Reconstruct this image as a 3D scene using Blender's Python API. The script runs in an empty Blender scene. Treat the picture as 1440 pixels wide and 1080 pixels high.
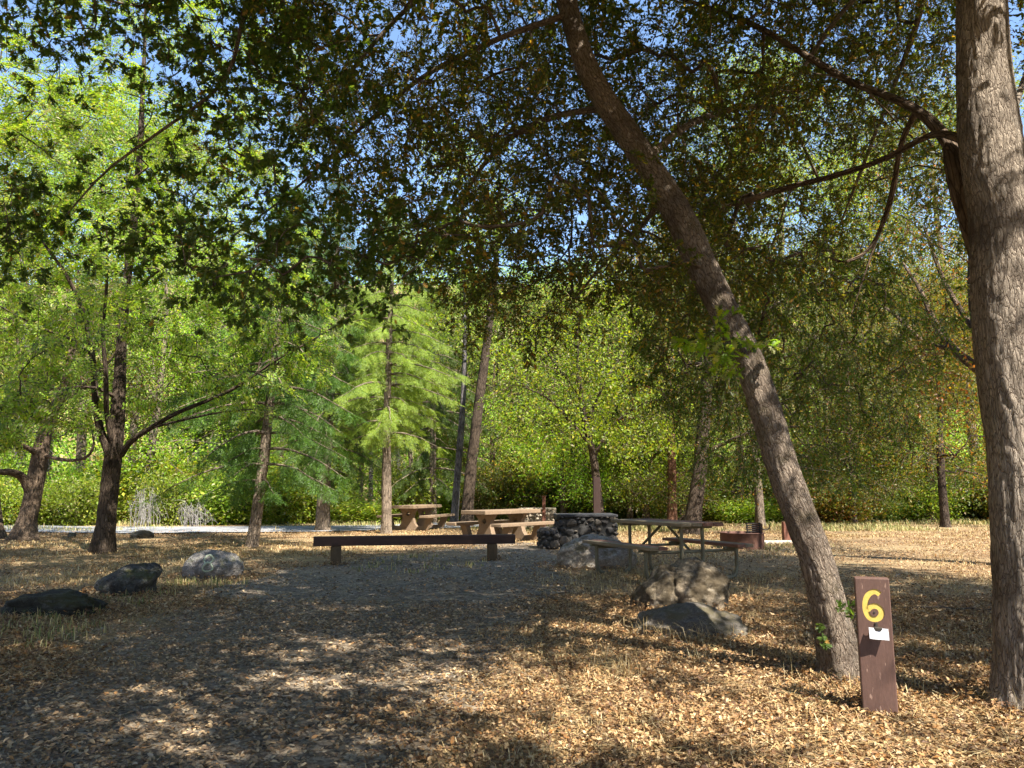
import bpy, bmesh, math, random
import numpy as np
from mathutils import Vector, Matrix

# ------------------------------------------------------------------ basics
scene = bpy.context.scene
COL = scene.collection
F = 1080.0                      # focal length in photo pixels (photo 1440 x 1080)
CAMZ = 1.25
PITCH = math.radians(7.9)
CP, SP = math.cos(PITCH), math.sin(PITCH)
SUN_DIR = np.array([0.40, -0.50, 0.77]); SUN_DIR /= np.linalg.norm(SUN_DIR)   # towards the sun


def P(px, py, Y):
    """World point at depth Y seen at photo pixel (px, py)."""
    v = -(py - 540) / F
    d = np.array([(px - 720) / F, CP - SP * v, SP + CP * v])
    t = Y / d[1]
    return np.array([0, 0, CAMZ]) + d * t


def G(px, py, z=0.0):
    """Ground point (height z) seen at a pixel."""
    v = -(py - 540) / F
    d = np.array([(px - 720) / F, CP - SP * v, SP + CP * v])
    t = (z - CAMZ) / d[2]
    return np.array([0, 0, CAMZ]) + d * t


def nrm(a):
    return a / np.maximum(np.linalg.norm(a, axis=-1, keepdims=True), 1e-9)


def _hash(ix, iy, iz, seed):
    h = (ix * 374761393 + iy * 668265263 + iz * 2147483647 + seed * 1274126177) & 0xFFFFFFFF
    h = ((h ^ (h >> 13)) * 1274126177) & 0xFFFFFFFF
    h = h ^ (h >> 16)
    return (h & 0xFFFF) / 65535.0


def noise3(p, seed=0):
    p = np.asarray(p, dtype=np.float64)
    i = np.floor(p).astype(np.int64)
    f = p - i
    u = f * f * (3 - 2 * f)
    r = 0
    for dx in (0, 1):
        for dy in (0, 1):
            for dz in (0, 1):
                w = (u[..., 0] if dx else 1 - u[..., 0]) * (u[..., 1] if dy else 1 - u[..., 1]) * (u[..., 2] if dz else 1 - u[..., 2])
                r = r + w * _hash(i[..., 0] + dx, i[..., 1] + dy, i[..., 2] + dz, seed)
    return r * 2 - 1


def fbm(p, oct=4, seed=0):
    s, a, r = 1.0, 1.0, 0
    for k in range(oct):
        r = r + a * noise3(np.asarray(p) * s, seed + k * 17)
        s *= 2.03; a *= 0.5
    return r


def hfun(x, y):
    """Ground height."""
    x = np.asarray(x, float); y = np.asarray(y, float)
    q = np.stack([x * 0.35, y * 0.35, np.zeros_like(x)], -1)
    h = 0.035 * noise3(q, 5)
    far = np.clip((y - 60) / 110, 0, 1)
    side = np.clip((np.abs(x) - 60) / 110, 0, 1)
    k = np.maximum(far, side)
    return h + 46 * k * k * (3 - 2 * k)


# ------------------------------------------------------------------ object helpers
def tag(o, label=None, cat=None, group=None, kind=None):
    if label: o['label'] = label
    if cat: o['category'] = cat
    if group: o['group'] = group
    if kind: o['kind'] = kind
    return o


def thing(name, label, cat, loc=(0, 0, 0), rotz=0.0, group=None):
    o = bpy.data.objects.new(name, None)
    o.empty_display_size = 0.3
    COL.objects.link(o)
    o.location = loc
    o.rotation_euler = (0, 0, rotz)
    return tag(o, label, cat, group)


def link(name, me, parent=None):
    o = bpy.data.objects.new(name, me)
    COL.objects.link(o)
    if parent is not None:
        o.parent = parent
    return o


def copy_tree(o, parent=None):
    c = o.copy(); COL.objects.link(c)
    if parent is not None:
        c.parent = parent
    for ch in list(o.children):
        copy_tree(ch, c)
    return c


def raw_mesh(name, V, loops, sizes, mats, midx=None, smooth=False, tint=None, bark=None):
    me = bpy.data.meshes.new(name)
    V = np.ascontiguousarray(V, dtype=np.float32); loops = np.ascontiguousarray(loops, dtype=np.int32)
    sizes = np.ascontiguousarray(sizes, dtype=np.int32)
    me.vertices.add(len(V)); me.vertices.foreach_set('co', V.ravel())
    me.loops.add(len(loops)); me.loops.foreach_set('vertex_index', loops)
    me.polygons.add(len(sizes))
    starts = np.concatenate([[0], np.cumsum(sizes)[:-1]]).astype(np.int32)
    me.polygons.foreach_set('loop_start', starts)
    for m in mats: me.materials.append(m)
    if midx is not None: me.polygons.foreach_set('material_index', np.ascontiguousarray(midx, dtype=np.int32))
    if smooth is not False:
        sm = np.full(len(sizes), True) if smooth is True else np.asarray(smooth, bool)
        me.polygons.foreach_set('use_smooth', sm)
    else:
        me.polygons.foreach_set('use_smooth', np.zeros(len(sizes), bool))
    if tint is not None:
        a = me.attributes.new('tint', 'FLOAT_COLOR', 'POINT')
        t = np.ones((len(V), 4), np.float32); t[:, :3] = tint
        a.data.foreach_set('color', t.ravel())
    if bark is not None:
        a = me.attributes.new('bark', 'FLOAT_VECTOR', 'POINT')
        a.data.foreach_set('vector', np.ascontiguousarray(bark, dtype=np.float32).ravel())
    me.update(calc_edges=True)
    return me


class Acc:
    """Collects wood tubes (slot 0) and leaves (slot 1) as flat arrays."""
    def __init__(self):
        self.V = []; self.L = []; self.S = []; self.M = []; self.T = []; self.B = []; self.n = 0; self.sm = []

    def add(self, V, loops, sizes, m, tint=None, bark=None, smooth=False):
        self.V.append(V); self.L.append(np.asarray(loops).ravel() + self.n); self.S.append(np.asarray(sizes)); self.M.append(np.full(len(sizes), m))
        self.T.append(np.ones((len(V), 3)) * 0.1 if tint is None else tint)
        self.B.append(np.zeros((len(V), 3)) if bark is None else bark)
        self.sm.append(np.full(len(sizes), smooth))
        self.n += len(V)

    def tube(self, path, rad, sides, m=0, cap=False, disp=0.0, seed=0, dscale=6.0):
        path = np.asarray(path, float); rad = np.asarray(rad, float)
        n = len(path)
        T = nrm(np.gradient(path, axis=0))
        mean = nrm(path[-1] - path[0] + 1e-6)
        ref = np.eye(3)[np.argmin(np.abs(mean))]
        A = nrm(np.cross(T, ref)); Bv = np.cross(T, A)
        ang = np.arange(sides) * (2 * math.pi / sides)
        ca, sa = np.cos(ang), np.sin(ang)
        ln = np.concatenate([[0], np.cumsum(np.linalg.norm(np.diff(path, axis=0), axis=1))])
        bark = np.stack([ca[None, :] * rad[:, None], sa[None, :] * rad[:, None], np.repeat(ln[:, None], sides, 1)], -1)
        R = np.repeat(rad[:, None], sides, 1)
        if disp > 0:
            q = bark.copy(); q[..., 2] *= 0.35
            R = R * (1 + disp * fbm(q * dscale, 3, seed))
        V = path[:, None, :] + R[..., None] * (ca[None, :, None] * A[:, None, :] + sa[None, :, None] * Bv[:, None, :])
        i = np.arange(n - 1)[:, None] * sides; j = np.arange(sides)[None, :]; k = (j + 1) % sides
        Q = np.stack([i + j, i + k, i + sides + k, i + sides + j], -1).reshape(-1, 4)
        self.add(V.reshape(-1, 3), Q, np.full(len(Q), 4), m, bark=bark.reshape(-1, 3), smooth=True)
        if cap:
            self.add(V[-1], np.arange(sides), [sides], m, bark=bark[-1])

    def mesh(self, name, mats):
        return raw_mesh(name, np.concatenate(self.V), np.concatenate(self.L), np.concatenate(self.S), mats, np.concatenate(self.M),
                        np.concatenate(self.sm), np.concatenate(self.T), np.concatenate(self.B))

    def shift(self, o):
        self.V = [v - np.asarray(o) for v in self.V]


def catmull(pts, n):
    """Resample a polyline (any columns) to n smooth points."""
    p = np.asarray(pts, float)
    p = np.vstack([2 * p[0] - p[1], p, 2 * p[-1] - p[-2]])
    m = len(p) - 3
    t = np.linspace(0, m - 1e-6, n); i = t.astype(int); u = (t - i)[:, None]
    a, b, c, d = p[i], p[i + 1], p[i + 2], p[i + 3]
    return 0.5 * (2 * b + (c - a) * u + (2 * a - 5 * b + 4 * c - d) * u ** 2 + (3 * b - a - 3 * c + d) * u ** 3)


# ------------------------------------------------------------------ materials
def new_mat(name):
    m = bpy.data.materials.new(name); m.use_nodes = True
    nt = m.node_tree; nt.nodes.clear()
    out = nt.nodes.new('ShaderNodeOutputMaterial')
    return m, nt, out


class NT:
    def __init__(self, nt): self.nt = nt

    def n(self, typ, _props=None, **inp):
        nd = self.nt.nodes.new('ShaderNode' + typ)
        for k, v in (_props or {}).items(): setattr(nd, k, v)
        for k, v in inp.items():
            s = nd.inputs[int(k[1:])] if k[0] == '_' and k[1:].isdigit() else nd.inputs[k.replace('_', ' ')]
            if isinstance(v, bpy.types.NodeSocket): self.nt.links.new(v, s)
            else:
                if hasattr(s.default_value, '__len__') and not isinstance(v, str) and len(s.default_value) == 4 and len(v) == 3: v = (*v, 1)
                s.default_value = v
        return nd

    def ramp(self, fac, stops, interp='LINEAR'):
        nd = self.nt.nodes.new('ShaderNodeValToRGB'); cr = nd.color_ramp; cr.interpolation = interp
        while len(cr.elements) > 1: cr.elements.remove(cr.elements[-1])
        for k, (pos, c) in enumerate(stops):
            e = cr.elements[0] if k == 0 else cr.elements.new(pos)
            e.position = pos; e.color = (*c, 1) if len(c) == 3 else c
        self.nt.links.new(fac, nd.inputs[0])
        return nd.outputs[0]

    def mix(self, fac, a, b, mode='MIX'):
        nd = self.nt.nodes.new('ShaderNodeMix'); nd.data_type = 'RGBA'; nd.blend_type = mode
        for s, v in ((nd.inputs[0], fac), (nd.inputs[6], a), (nd.inputs[7], b)):
            if isinstance(v, bpy.types.NodeSocket): self.nt.links.new(v, s)
            else: s.default_value = (*v, 1) if hasattr(v, '__len__') and len(v) == 3 else v
        return nd.outputs[2]

    def math(self, op, a, b=0.0, c=0.0):
        nd = self.nt.nodes.new('ShaderNodeMath'); nd.operation = op
        for s, v in zip(nd.inputs, (a, b, c)):
            if isinstance(v, bpy.types.NodeSocket): self.nt.links.new(v, s)
            else: s.default_value = v
        return nd.outputs[0]


g3 = lambda v: (v, v, v)


def leaf_mat(name, transl=0.4, tcol=(1.5, 1.5, 0.6), rough=0.45, var=0.0, spec=0.35):
    m, nt, out = new_mat(name); N = NT(nt)
    at = N.n('Attribute', {'attribute_name': 'tint'})
    col = at.outputs['Color']
    if var > 0:
        oi = N.n('ObjectInfo')
        hs = N.n('HueSaturation', Hue=N.math('MULTIPLY_ADD', oi.outputs['Random'], 0.05 * var, 0.5 - 0.025 * var),
                 Value=N.math('MULTIPLY_ADD', oi.outputs['Random'], 0.8 * var, 1 - 0.4 * var), Color=col)
        col = hs.outputs[0]
    b = N.n('BsdfPrincipled', Base_Color=col, Roughness=rough)
    b.inputs['Specular IOR Level'].default_value = spec
    b.inputs['Roughness'].default_value = rough
    tc = N.mix(1.0, col, tcol, 'MULTIPLY')
    t = N.n('BsdfTranslucent', Color=tc)
    mx = N.n('MixShader', _0=transl, _1=b.outputs[0], _2=t.outputs[0])
    nt.links.new(mx.outputs[0], out.inputs[0])
    return m


def bark_mat(name, dark, light, scale=28, stretch=0.22, lichen=0.0, moss=0.0, bump=0.9, patch=(0.35, 0.34, 0.3)):
    m, nt, out = new_mat(name); N = NT(nt)
    at = N.n('Attribute', {'attribute_name': 'bark'})
    mp = N.n('Mapping', Vector=at.outputs['Vector'], Scale=(1, 1, stretch))
    nz = N.n('TexNoise', Vector=mp.outputs[0], Scale=scale * 0.45, Detail=4.0)
    dv = N.n('VectorMath', {'operation': 'SCALE'}, Vector=nz.outputs['Color'], Scale=0.06)
    av = N.n('VectorMath', {'operation': 'ADD'}, _0=mp.outputs[0], _1=dv.outputs[0])
    vo = N.n('TexVoronoi', {'feature': 'DISTANCE_TO_EDGE'}, Vector=av.outputs[0], Scale=scale)
    fine = N.n('TexNoise', Vector=mp.outputs[0], Scale=scale * 3.2, Detail=6.0, Roughness=0.7)
    big = N.n('TexNoise', Vector=at.outputs['Vector'], Scale=3.0, Detail=5.0, Roughness=0.6)
    mp2 = N.n('Mapping', Vector=av.outputs[0], Scale=(1, 1, 0.5))
    rn = N.n('TexNoise', Vector=mp2.outputs[0], Scale=scale * 1.7, Detail=7.0, Roughness=0.62)
    ridge = N.ramp(N.math('ABSOLUTE', N.math('MULTIPLY_ADD', rn.outputs['Fac'], 2.0, -1.0)), [(0.0, g3(0.3)), (0.08, g3(0.75)), (0.3, g3(1))])
    plate = N.ramp(vo.outputs['Distance'], [(0.0, g3(0.02)), (0.10, g3(0.55)), (0.32, g3(1))])
    h = N.math('MULTIPLY', N.math('MULTIPLY', plate, ridge), N.ramp(fine.outputs['Fac'], [(0.25, g3(0.35)), (0.75, g3(1))]))
    col = N.ramp(h, [(0.0, tuple(c * 0.6 for c in dark)), (0.14, tuple(0.5 * a + 0.5 * b for a, b in zip(dark, light))), (0.42, light)])
    col = N.mix(N.ramp(big.outputs['Fac'], [(0.45, g3(0)), (0.68, g3(0.72))]), col, tuple(c * 0.6 for c in dark))
    if lichen > 0:
        ln = N.n('TexNoise', Vector=at.outputs['Vector'], Scale=9.0, Detail=6.0, Roughness=0.65)
        col = N.mix(N.math('MULTIPLY', N.ramp(ln.outputs['Fac'], [(0.56, g3(0)), (0.66, g3(lichen))]), h), col, patch)
    if moss > 0:
        mn = N.n('TexNoise', Vector=at.outputs['Vector'], Scale=5.0, Detail=6.0, Roughness=0.7)
        col = N.mix(N.ramp(mn.outputs['Fac'], [(0.52, g3(0)), (0.64, g3(moss))]), col, (0.07, 0.065, 0.015))
    bp = N.n('Bump', Height=h, Strength=bump, Distance=0.04)
    b = N.n('BsdfPrincipled', Base_Color=col, Roughness=0.9, Normal=bp.outputs[0])
    b.inputs['Specular IOR Level'].default_value = 0.15
    nt.links.new(b.outputs[0], out.inputs[0])
    return m


def simple_mat(name, col, rough=0.7, metal=0.0, var=0.35, scale=6.0, bump=0.15, col2=None, stretch=(1, 1, 1), spec=0.3, lo=0.35, hi=0.65, fleck=None):
    """Worn surface: two-tone noise in object space with a fine bump."""
    m, nt, out = new_mat(name); N = NT(nt)
    tc = N.n('TexCoord')
    mp = N.n('Mapping', Vector=tc.outputs['Object'], Scale=stretch)
    a = N.n('TexNoise', Vector=mp.outputs[0], Scale=scale, Detail=6.0, Roughness=0.65)
    f = N.n('TexNoise', Vector=mp.outputs[0], Scale=scale * 9, Detail=4.0, Roughness=0.7)
    c2 = col2 or tuple(c * (1 - var) for c in col)
    c = N.mix(N.ramp(a.outputs['Fac'], [(lo, g3(0)), (hi, g3(1))]), c2, col)
    c = N.mix(N.ramp(f.outputs['Fac'], [(0.3, g3(0.45)), (0.6, g3(0))]), c, tuple(x * 0.55 for x in c2))
    if fleck:
        fl = N.n('TexNoise', Vector=mp.outputs[0], Scale=scale * 5, Detail=3.0)
        c = N.mix(N.ramp(fl.outputs['Fac'], [(0.66, g3(0)), (0.7, g3(0.8))]), c, fleck)
    bp = N.n('Bump', Height=f.outputs['Fac'], Strength=bump, Distance=0.01)
    b = N.n('BsdfPrincipled', Base_Color=c, Roughness=rough, Metallic=metal, Normal=bp.outputs[0])
    b.inputs['Specular IOR Level'].default_value = spec
    nt.links.new(b.outputs[0], out.inputs[0])
    return m


def rock_mat(name, base, dark, light, moss=(0.05, 0.05, 0.015), moss_amt=0.5, scale=4.0, moss_up=True):
    m, nt, out = new_mat(name); N = NT(nt)
    tc = N.n('TexCoord'); v = tc.outputs['Object']
    a = N.n('TexNoise', Vector=v, Scale=scale, Detail=8.0, Roughness=0.65)
    f = N.n('TexNoise', Vector=v, Scale=scale * 12, Detail=5.0, Roughness=0.75)
    w = N.n('TexVoronoi', Vector=v, Scale=scale * 5)
    c = N.ramp(a.outputs['Fac'], [(0.3, dark), (0.5, base), (0.68, light)])
    c = N.mix(N.ramp(f.outputs['Fac'], [(0.35, g3(0.7)), (0.6, g3(0))]), c, tuple(x * 0.5 for x in dark))
    sp = N.n('TexNoise', Vector=v, Scale=scale * 4.5, Detail=5.0, Roughness=0.7)
    c = N.mix(N.ramp(sp.outputs['Fac'], [(0.6, g3(0)), (0.68, g3(0.55))]), c, light)
    if moss_amt > 0:
        ms = N.n('TexNoise', Vector=v, Scale=scale * 0.9, Detail=6.0, Roughness=0.6)
        fac = N.ramp(ms.outputs['Fac'], [(0.6 - 0.25 * moss_amt, g3(0)), (0.7 - 0.2 * moss_amt, g3(0.92))])
        if moss_up:
            ge = N.n('NewGeometry'); sx = N.n('SeparateXYZ', Vector=ge.outputs['Normal'])
            fac = N.math('MULTIPLY', fac, N.ramp(sx.outputs['Z'], [(0.0, g3(0.25)), (0.5, g3(1))]))
        c = N.mix(fac, c, moss)
    h = N.math('ADD', a.outputs['Fac'], N.math('MULTIPLY', f.outputs['Fac'], 0.35))
    bp = N.n('Bump', Height=h, Strength=0.9, Distance=0.06)
    b = N.n('BsdfPrincipled', Base_Color=c, Roughness=0.92, Normal=bp.outputs[0])
    b.inputs['Specular IOR Level'].default_value = 0.2
    nt.links.new(b.outputs[0], out.inputs[0])
    return m


def ground_mat(name, kind):
    m, nt, out = new_mat(name); N = NT(nt)
    tc = N.n('TexCoord'); v = tc.outputs['Object']
    wob = N.n('TexNoise', Vector=v, Scale=14.0, Detail=3.0)
    ws = N.n('VectorMath', {'operation': 'SCALE'}, Vector=wob.outputs['Color'], Scale=0.05)
    vv = N.n('VectorMath', {'operation': 'ADD'}, _0=v, _1=ws.outputs[0]).outputs[0]
    big = N.n('TexNoise', Vector=v, Scale=0.45, Detail=6.0, Roughness=0.6)
    med = N.n('TexNoise', Vector=v, Scale=3.0, Detail=6.0, Roughness=0.7)
    fine = N.n('TexNoise', Vector=v, Scale=60.0, Detail=4.0, Roughness=0.7)
    l1 = N.n('TexVoronoi', Vector=vv, Scale=22.0)
    l2 = N.n('TexVoronoi', Vector=vv, Scale=46.0)
    s1 = N.n('SeparateColor', Color=l1.outputs['Color']); s2 = N.n('SeparateColor', Color=l2.outputs['Color'])
    if kind == 'litter':
        pal = [(0.0, (0.07, 0.042, 0.022)), (0.3, (0.15, 0.09, 0.045)), (0.6, (0.27, 0.18, 0.095)), (0.85, (0.38, 0.275, 0.15)), (1.0, (0.46, 0.36, 0.23))]
        c = N.mix(0.5, N.ramp(s1.outputs[0], pal), N.ramp(s2.outputs[0], pal))
        c = N.mix(N.ramp(med.outputs['Fac'], [(0.35, g3(0.65)), (0.6, g3(0))]), c, (0.10, 0.06, 0.03))
        c = N.mix(N.ramp(big.outputs['Fac'], [(0.45, g3(0)), (0.62, g3(0.7))]), c, (0.33, 0.25, 0.135))
    elif kind == 'spur':
        pal = [(0.0, (0.06, 0.048, 0.038)), (0.35, (0.11, 0.088, 0.066)), (0.55, (0.24, 0.185, 0.13)), (0.85, (0.34, 0.28, 0.20)), (1.0, (0.45, 0.38, 0.28))]
        c = N.mix(0.5, N.ramp(s1.outputs[0], pal), N.ramp(s2.outputs[0], pal))
        c = N.mix(N.ramp(med.outputs['Fac'], [(0.38, g3(0.5)), (0.58, g3(0))]), c, (0.08, 0.07, 0.06))
        c = N.mix(N.ramp(big.outputs['Fac'], [(0.5, g3(0)), (0.68, g3(0.6))]), c, (0.27, 0.19, 0.11))
    else:
        c = N.mix(N.ramp(med.outputs['Fac'], [(0.35, g3(0)), (0.65, g3(1))]), (0.20, 0.21, 0.23), (0.30, 0.30, 0.30))
        c = N.mix(N.ramp(fine.outputs['Fac'], [(0.35, g3(0.6)), (0.6, g3(0))]), c, (0.12, 0.12, 0.13))
    h = N.math('ADD', N.math('MULTIPLY', s1.outputs[1], 0.6), N.math('ADD', N.math('MULTIPLY', s2.outputs[1], 0.4), fine.outputs['Fac']))
    bp = N.n('Bump', Height=h, Strength=0.75 if kind != 'road' else 0.2, Distance=0.02)
    b = N.n('BsdfPrincipled', Base_Color=c, Roughness=0.95, Normal=bp.outputs[0])
    b.inputs['Specular IOR Level'].default_value = 0.15
    nt.links.new(b.outputs[0], out.inputs[0])
    return m


M = {}
M['oak_bark'] = bark_mat('oak_bark', (0.085, 0.058, 0.042), (0.33, 0.265, 0.205), 44, 0.30, lichen=0.6, moss=0.3, bump=1.0)
M['pale_bark'] = bark_mat('pale_bark', (0.10, 0.072, 0.052), (0.46, 0.385, 0.305), 46, 0.24, lichen=0.4, bump=1.0)
M['brown_bark'] = bark_mat('brown_bark', (0.035, 0.024, 0.017), (0.20, 0.145, 0.10), 26, 0.16)
M['dark_bark'] = bark_mat('dark_bark', (0.022, 0.016, 0.012), (0.115, 0.085, 0.062), 24, 0.16)  # brown bark darkened, so the colour stands in for shade on the trunks
M['locust_bark'] = bark_mat('locust_bark', (0.06, 0.045, 0.034), (0.33, 0.26, 0.195), 24, 0.14)
M['grey_bark'] = bark_mat('grey_bark', (0.035, 0.032, 0.033), (0.19, 0.175, 0.175), 20, 0.15)
M['red_bark'] = bark_mat('red_bark', (0.07, 0.03, 0.018), (0.27, 0.14, 0.085), 24, 0.12)
M['twig'] = bark_mat('twig', (0.045, 0.032, 0.024), (0.13, 0.10, 0.075), 30, 0.2, bump=0.3)
M['dead_twig'] = bark_mat('dead_twig', (0.15, 0.14, 0.13), (0.30, 0.285, 0.27), 30, 0.2, bump=0.3)
M['oak_leaf'] = leaf_mat('oak_leaf', 0.52, (1.9, 1.95, 0.6))
M['bright_leaf'] = leaf_mat('bright_leaf', 0.5, (1.9, 1.75, 0.6), var=0.6)
M['wood_leaf'] = leaf_mat('wood_leaf', 0.48, (1.9, 1.75, 0.55), var=1.0)
M['needle'] = leaf_mat('needle', 0.35, (1.5, 1.5, 0.5), var=0.5)
M['dry_leaf'] = leaf_mat('dry_leaf', 0.15, (1.2, 1.0, 0.7), rough=0.6)
M['ground'] = ground_mat('ground_litter', 'litter')
M['spur'] = ground_mat('spur_gravel', 'spur')
M['road'] = ground_mat('road_asphalt', 'road')

# ------------------------------------------------------------------ leaf sprays
PAL = {
    'oak': [((0.072, 0.093, 0.017), 5), ((0.095, 0.114, 0.020), 4), ((0.057, 0.076, 0.016), 4), ((0.158, 0.136, 0.025), 3.0), ((0.252, 0.142, 0.030), 1.7), ((0.316, 0.253, 0.042), 0.5)],
    'oaklobed': [((0.051, 0.089, 0.018), 5), ((0.070, 0.112, 0.023), 4), ((0.115, 0.144, 0.030), 1.5), ((0.257, 0.159, 0.041), 0.35)],
    'locust': [((0.177, 0.290, 0.031), 5), ((0.230, 0.333, 0.040), 4), ((0.141, 0.239, 0.026), 3), ((0.337, 0.387, 0.052), 1.5), ((0.288, 0.286, 0.126), 1.6), ((0.182, 0.182, 0.090), 1.6), ((0.043, 0.072, 0.020), 2.0)],
    'maple': [((0.178, 0.283, 0.018), 5), ((0.231, 0.329, 0.021), 4), ((0.132, 0.229, 0.015), 3), ((0.353, 0.348, 0.024), 1.2), ((0.276, 0.286, 0.107), 1.6), ((0.175, 0.182, 0.076), 1.6), ((0.041, 0.072, 0.017), 2.0)],
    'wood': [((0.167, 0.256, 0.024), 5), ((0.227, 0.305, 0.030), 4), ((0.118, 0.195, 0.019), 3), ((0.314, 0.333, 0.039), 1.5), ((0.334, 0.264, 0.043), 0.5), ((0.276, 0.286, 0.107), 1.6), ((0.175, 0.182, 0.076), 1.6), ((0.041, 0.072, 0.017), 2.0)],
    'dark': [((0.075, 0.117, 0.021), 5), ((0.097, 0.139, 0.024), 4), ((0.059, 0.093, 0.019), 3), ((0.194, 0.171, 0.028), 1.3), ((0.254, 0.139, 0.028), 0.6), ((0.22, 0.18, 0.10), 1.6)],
    'autumn': [((0.157, 0.195, 0.025), 5), ((0.221, 0.238, 0.028), 4), ((0.370, 0.288, 0.032), 2), ((0.442, 0.221, 0.032), 1.6), ((0.110, 0.144, 0.023), 3), ((0.286, 0.210, 0.099), 1.6), ((0.044, 0.055, 0.018), 2.0), ((0.30, 0.15, 0.035), 1.8)],
    'needle': [((0.047, 0.095, 0.013), 5), ((0.066, 0.126, 0.015), 4), ((0.093, 0.157, 0.018), 3), ((0.033, 0.068, 0.011), 2)],
    'brightneedle': [((0.177, 0.261, 0.034), 5), ((0.231, 0.300, 0.037), 4), ((0.142, 0.214, 0.029), 3), ((0.302, 0.332, 0.048), 1)],
    'litter': [((0.300, 0.181, 0.078), 4), ((0.383, 0.254, 0.118), 4), ((0.448, 0.329, 0.185), 2.5), ((0.191, 0.104, 0.043), 5), ((0.096, 0.049, 0.023), 4), ((0.300, 0.145, 0.045), 1.0)],
    'chips': [((0.251, 0.170, 0.095), 4), ((0.367, 0.257, 0.140), 3), ((0.126, 0.084, 0.051), 4), ((0.444, 0.332, 0.197), 1.8), ((0.261, 0.216, 0.152), 2), ((0.367, 0.198, 0.077), 0.8)],
    'straw': [((0.421, 0.321, 0.153), 4), ((0.352, 0.247, 0.105), 4), ((0.490, 0.404, 0.230), 2), ((0.230, 0.150, 0.070), 1)],
    'greengrass': [((0.17, 0.20, 0.06), 3), ((0.32, 0.29, 0.11), 3), ((0.50, 0.41, 0.20), 3), ((0.12, 0.15, 0.045), 1)],
}


def pal_pick(name, n, rng):
    c = np.array([p[0] for p in PAL[name]]); w = np.array([p[1] for p in PAL[name]]); w = w / w.sum()
    return c[rng.choice(len(c), n, p=w)] * rng.uniform(0.78, 1.22, (n, 1))


OAK_HALF = [(0.0, 0.02), (0.14, 0.06), (0.22, 0.25), (0.30, 0.11), (0.40, 0.13), (0.50, 0.37), (0.56, 0.14), (0.66, 0.15), (0.76, 0.31), (0.82, 0.12), (0.92, 0.13), (1.0, 0.0)]


def leaf_shape(kind):
    """(verts, loops, sizes) of a unit leaf along +x, normal +z."""
    if kind == 'rhomb':
        return np.array([(0, 0, 0), (0.45, -0.27, 0.05), (1, 0, -0.05), (0.45, 0.27, 0.05)], float), np.array([0, 1, 2, 3]), np.array([4])
    if kind == 'needle':
        return np.array([(0, -0.07, 0), (0.6, -0.05, 0), (1, 0, -0.06), (0.6, 0.05, 0.0), (0, 0.07, 0)], float), np.array([0, 1, 2, 3, 4]), np.array([5])
    if kind == 'ell':
        return (np.array([(0, 0, 0), (0.22, -0.2, 0.05), (0.65, -0.22, 0.03), (1, 0, -0.1), (0.65, 0.22, 0.03), (0.22, 0.2, 0.05)], float),
                np.array([0, 1, 2, 3, 0, 3, 4, 5]), np.array([4, 4]))
    if kind == 'oak':
        up = [(x, y, 0.12 * y - 0.12 * x * x) for x, y in OAK_HALF]
        lo = [(x, -y, 0.12 * y - 0.12 * x * x) for x, y in OAK_HALF[::-1][1:]]
        V = np.array(up + lo, float)
        return V, np.arange(len(V)), np.array([len(V)])
    if kind == 'dryoak':
        f = lambda x, y: (x - 0.5, y * 0.85, 0.55 * y * y * 2 + 0.35 * (x - 0.5) ** 2 + 0.05 * math.sin(x * 9))
        V = np.array([f(x, y) for x, y in OAK_HALF] + [f(x, -y) for x, y in OAK_HALF[::-1][1:]], float)
        mid = np.array([f(x, 0) for x, y in OAK_HALF[1:-1]]); k = len(OAK_HALF); n = len(V)
        VV = np.vstack([V, mid]); lo = []
        for i in range(k - 1):      # quads between outline and midrib, both halves
            m0 = n + i - 1 if i > 0 else 0; m1 = n + i if i < k - 2 else k - 1
            a = [m0, i, i + 1, m1]; j0 = (n - i) % n; j1 = n - i - 1; c = [m0, m1, j1, j0]
            for q in (a, c):
                q = [x for z, x in enumerate(q) if x not in q[:z]]; lo.append(q)
        return VV, np.array([x for q in lo for x in q]), np.array([len(q) for q in lo])
    if kind == 'curl':
        return (np.array([(-0.5, 0, 0.0), (-0.2, -0.24, 0.14), (0.2, -0.25, 0.16), (0.5, 0, 0.06), (0.2, 0.22, 0.1), (-0.2, 0.24, 0.12)], float),
                np.array([0, 1, 2, 3, 0, 3, 4, 5]), np.array([4, 4]))


def rot_from(x, up):
    """Rotation matrices with local x along x and local z near up. x, up: (m,3)."""
    x = nrm(x); y = nrm(np.cross(up, x)); z = np.cross(x, y)
    return np.stack([x, y, z], -1)


class Spray:
    def __init__(self, leaf, pos, R, scale, twig=None):
        lv, ll, ls = leaf_shape(leaf)
        m = len(pos)
        self.V = (np.einsum('mij,vj->mvi', R * np.asarray(scale)[:, None, None], lv) + pos[:, None, :]).reshape(-1, 3)
        self.loops = (ll[None, :] + (np.arange(m) * len(lv))[:, None]).ravel()
        self.sizes = np.tile(ls, m); self.nleaf = m; self.per = len(lv)
        self.twig = twig


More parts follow.
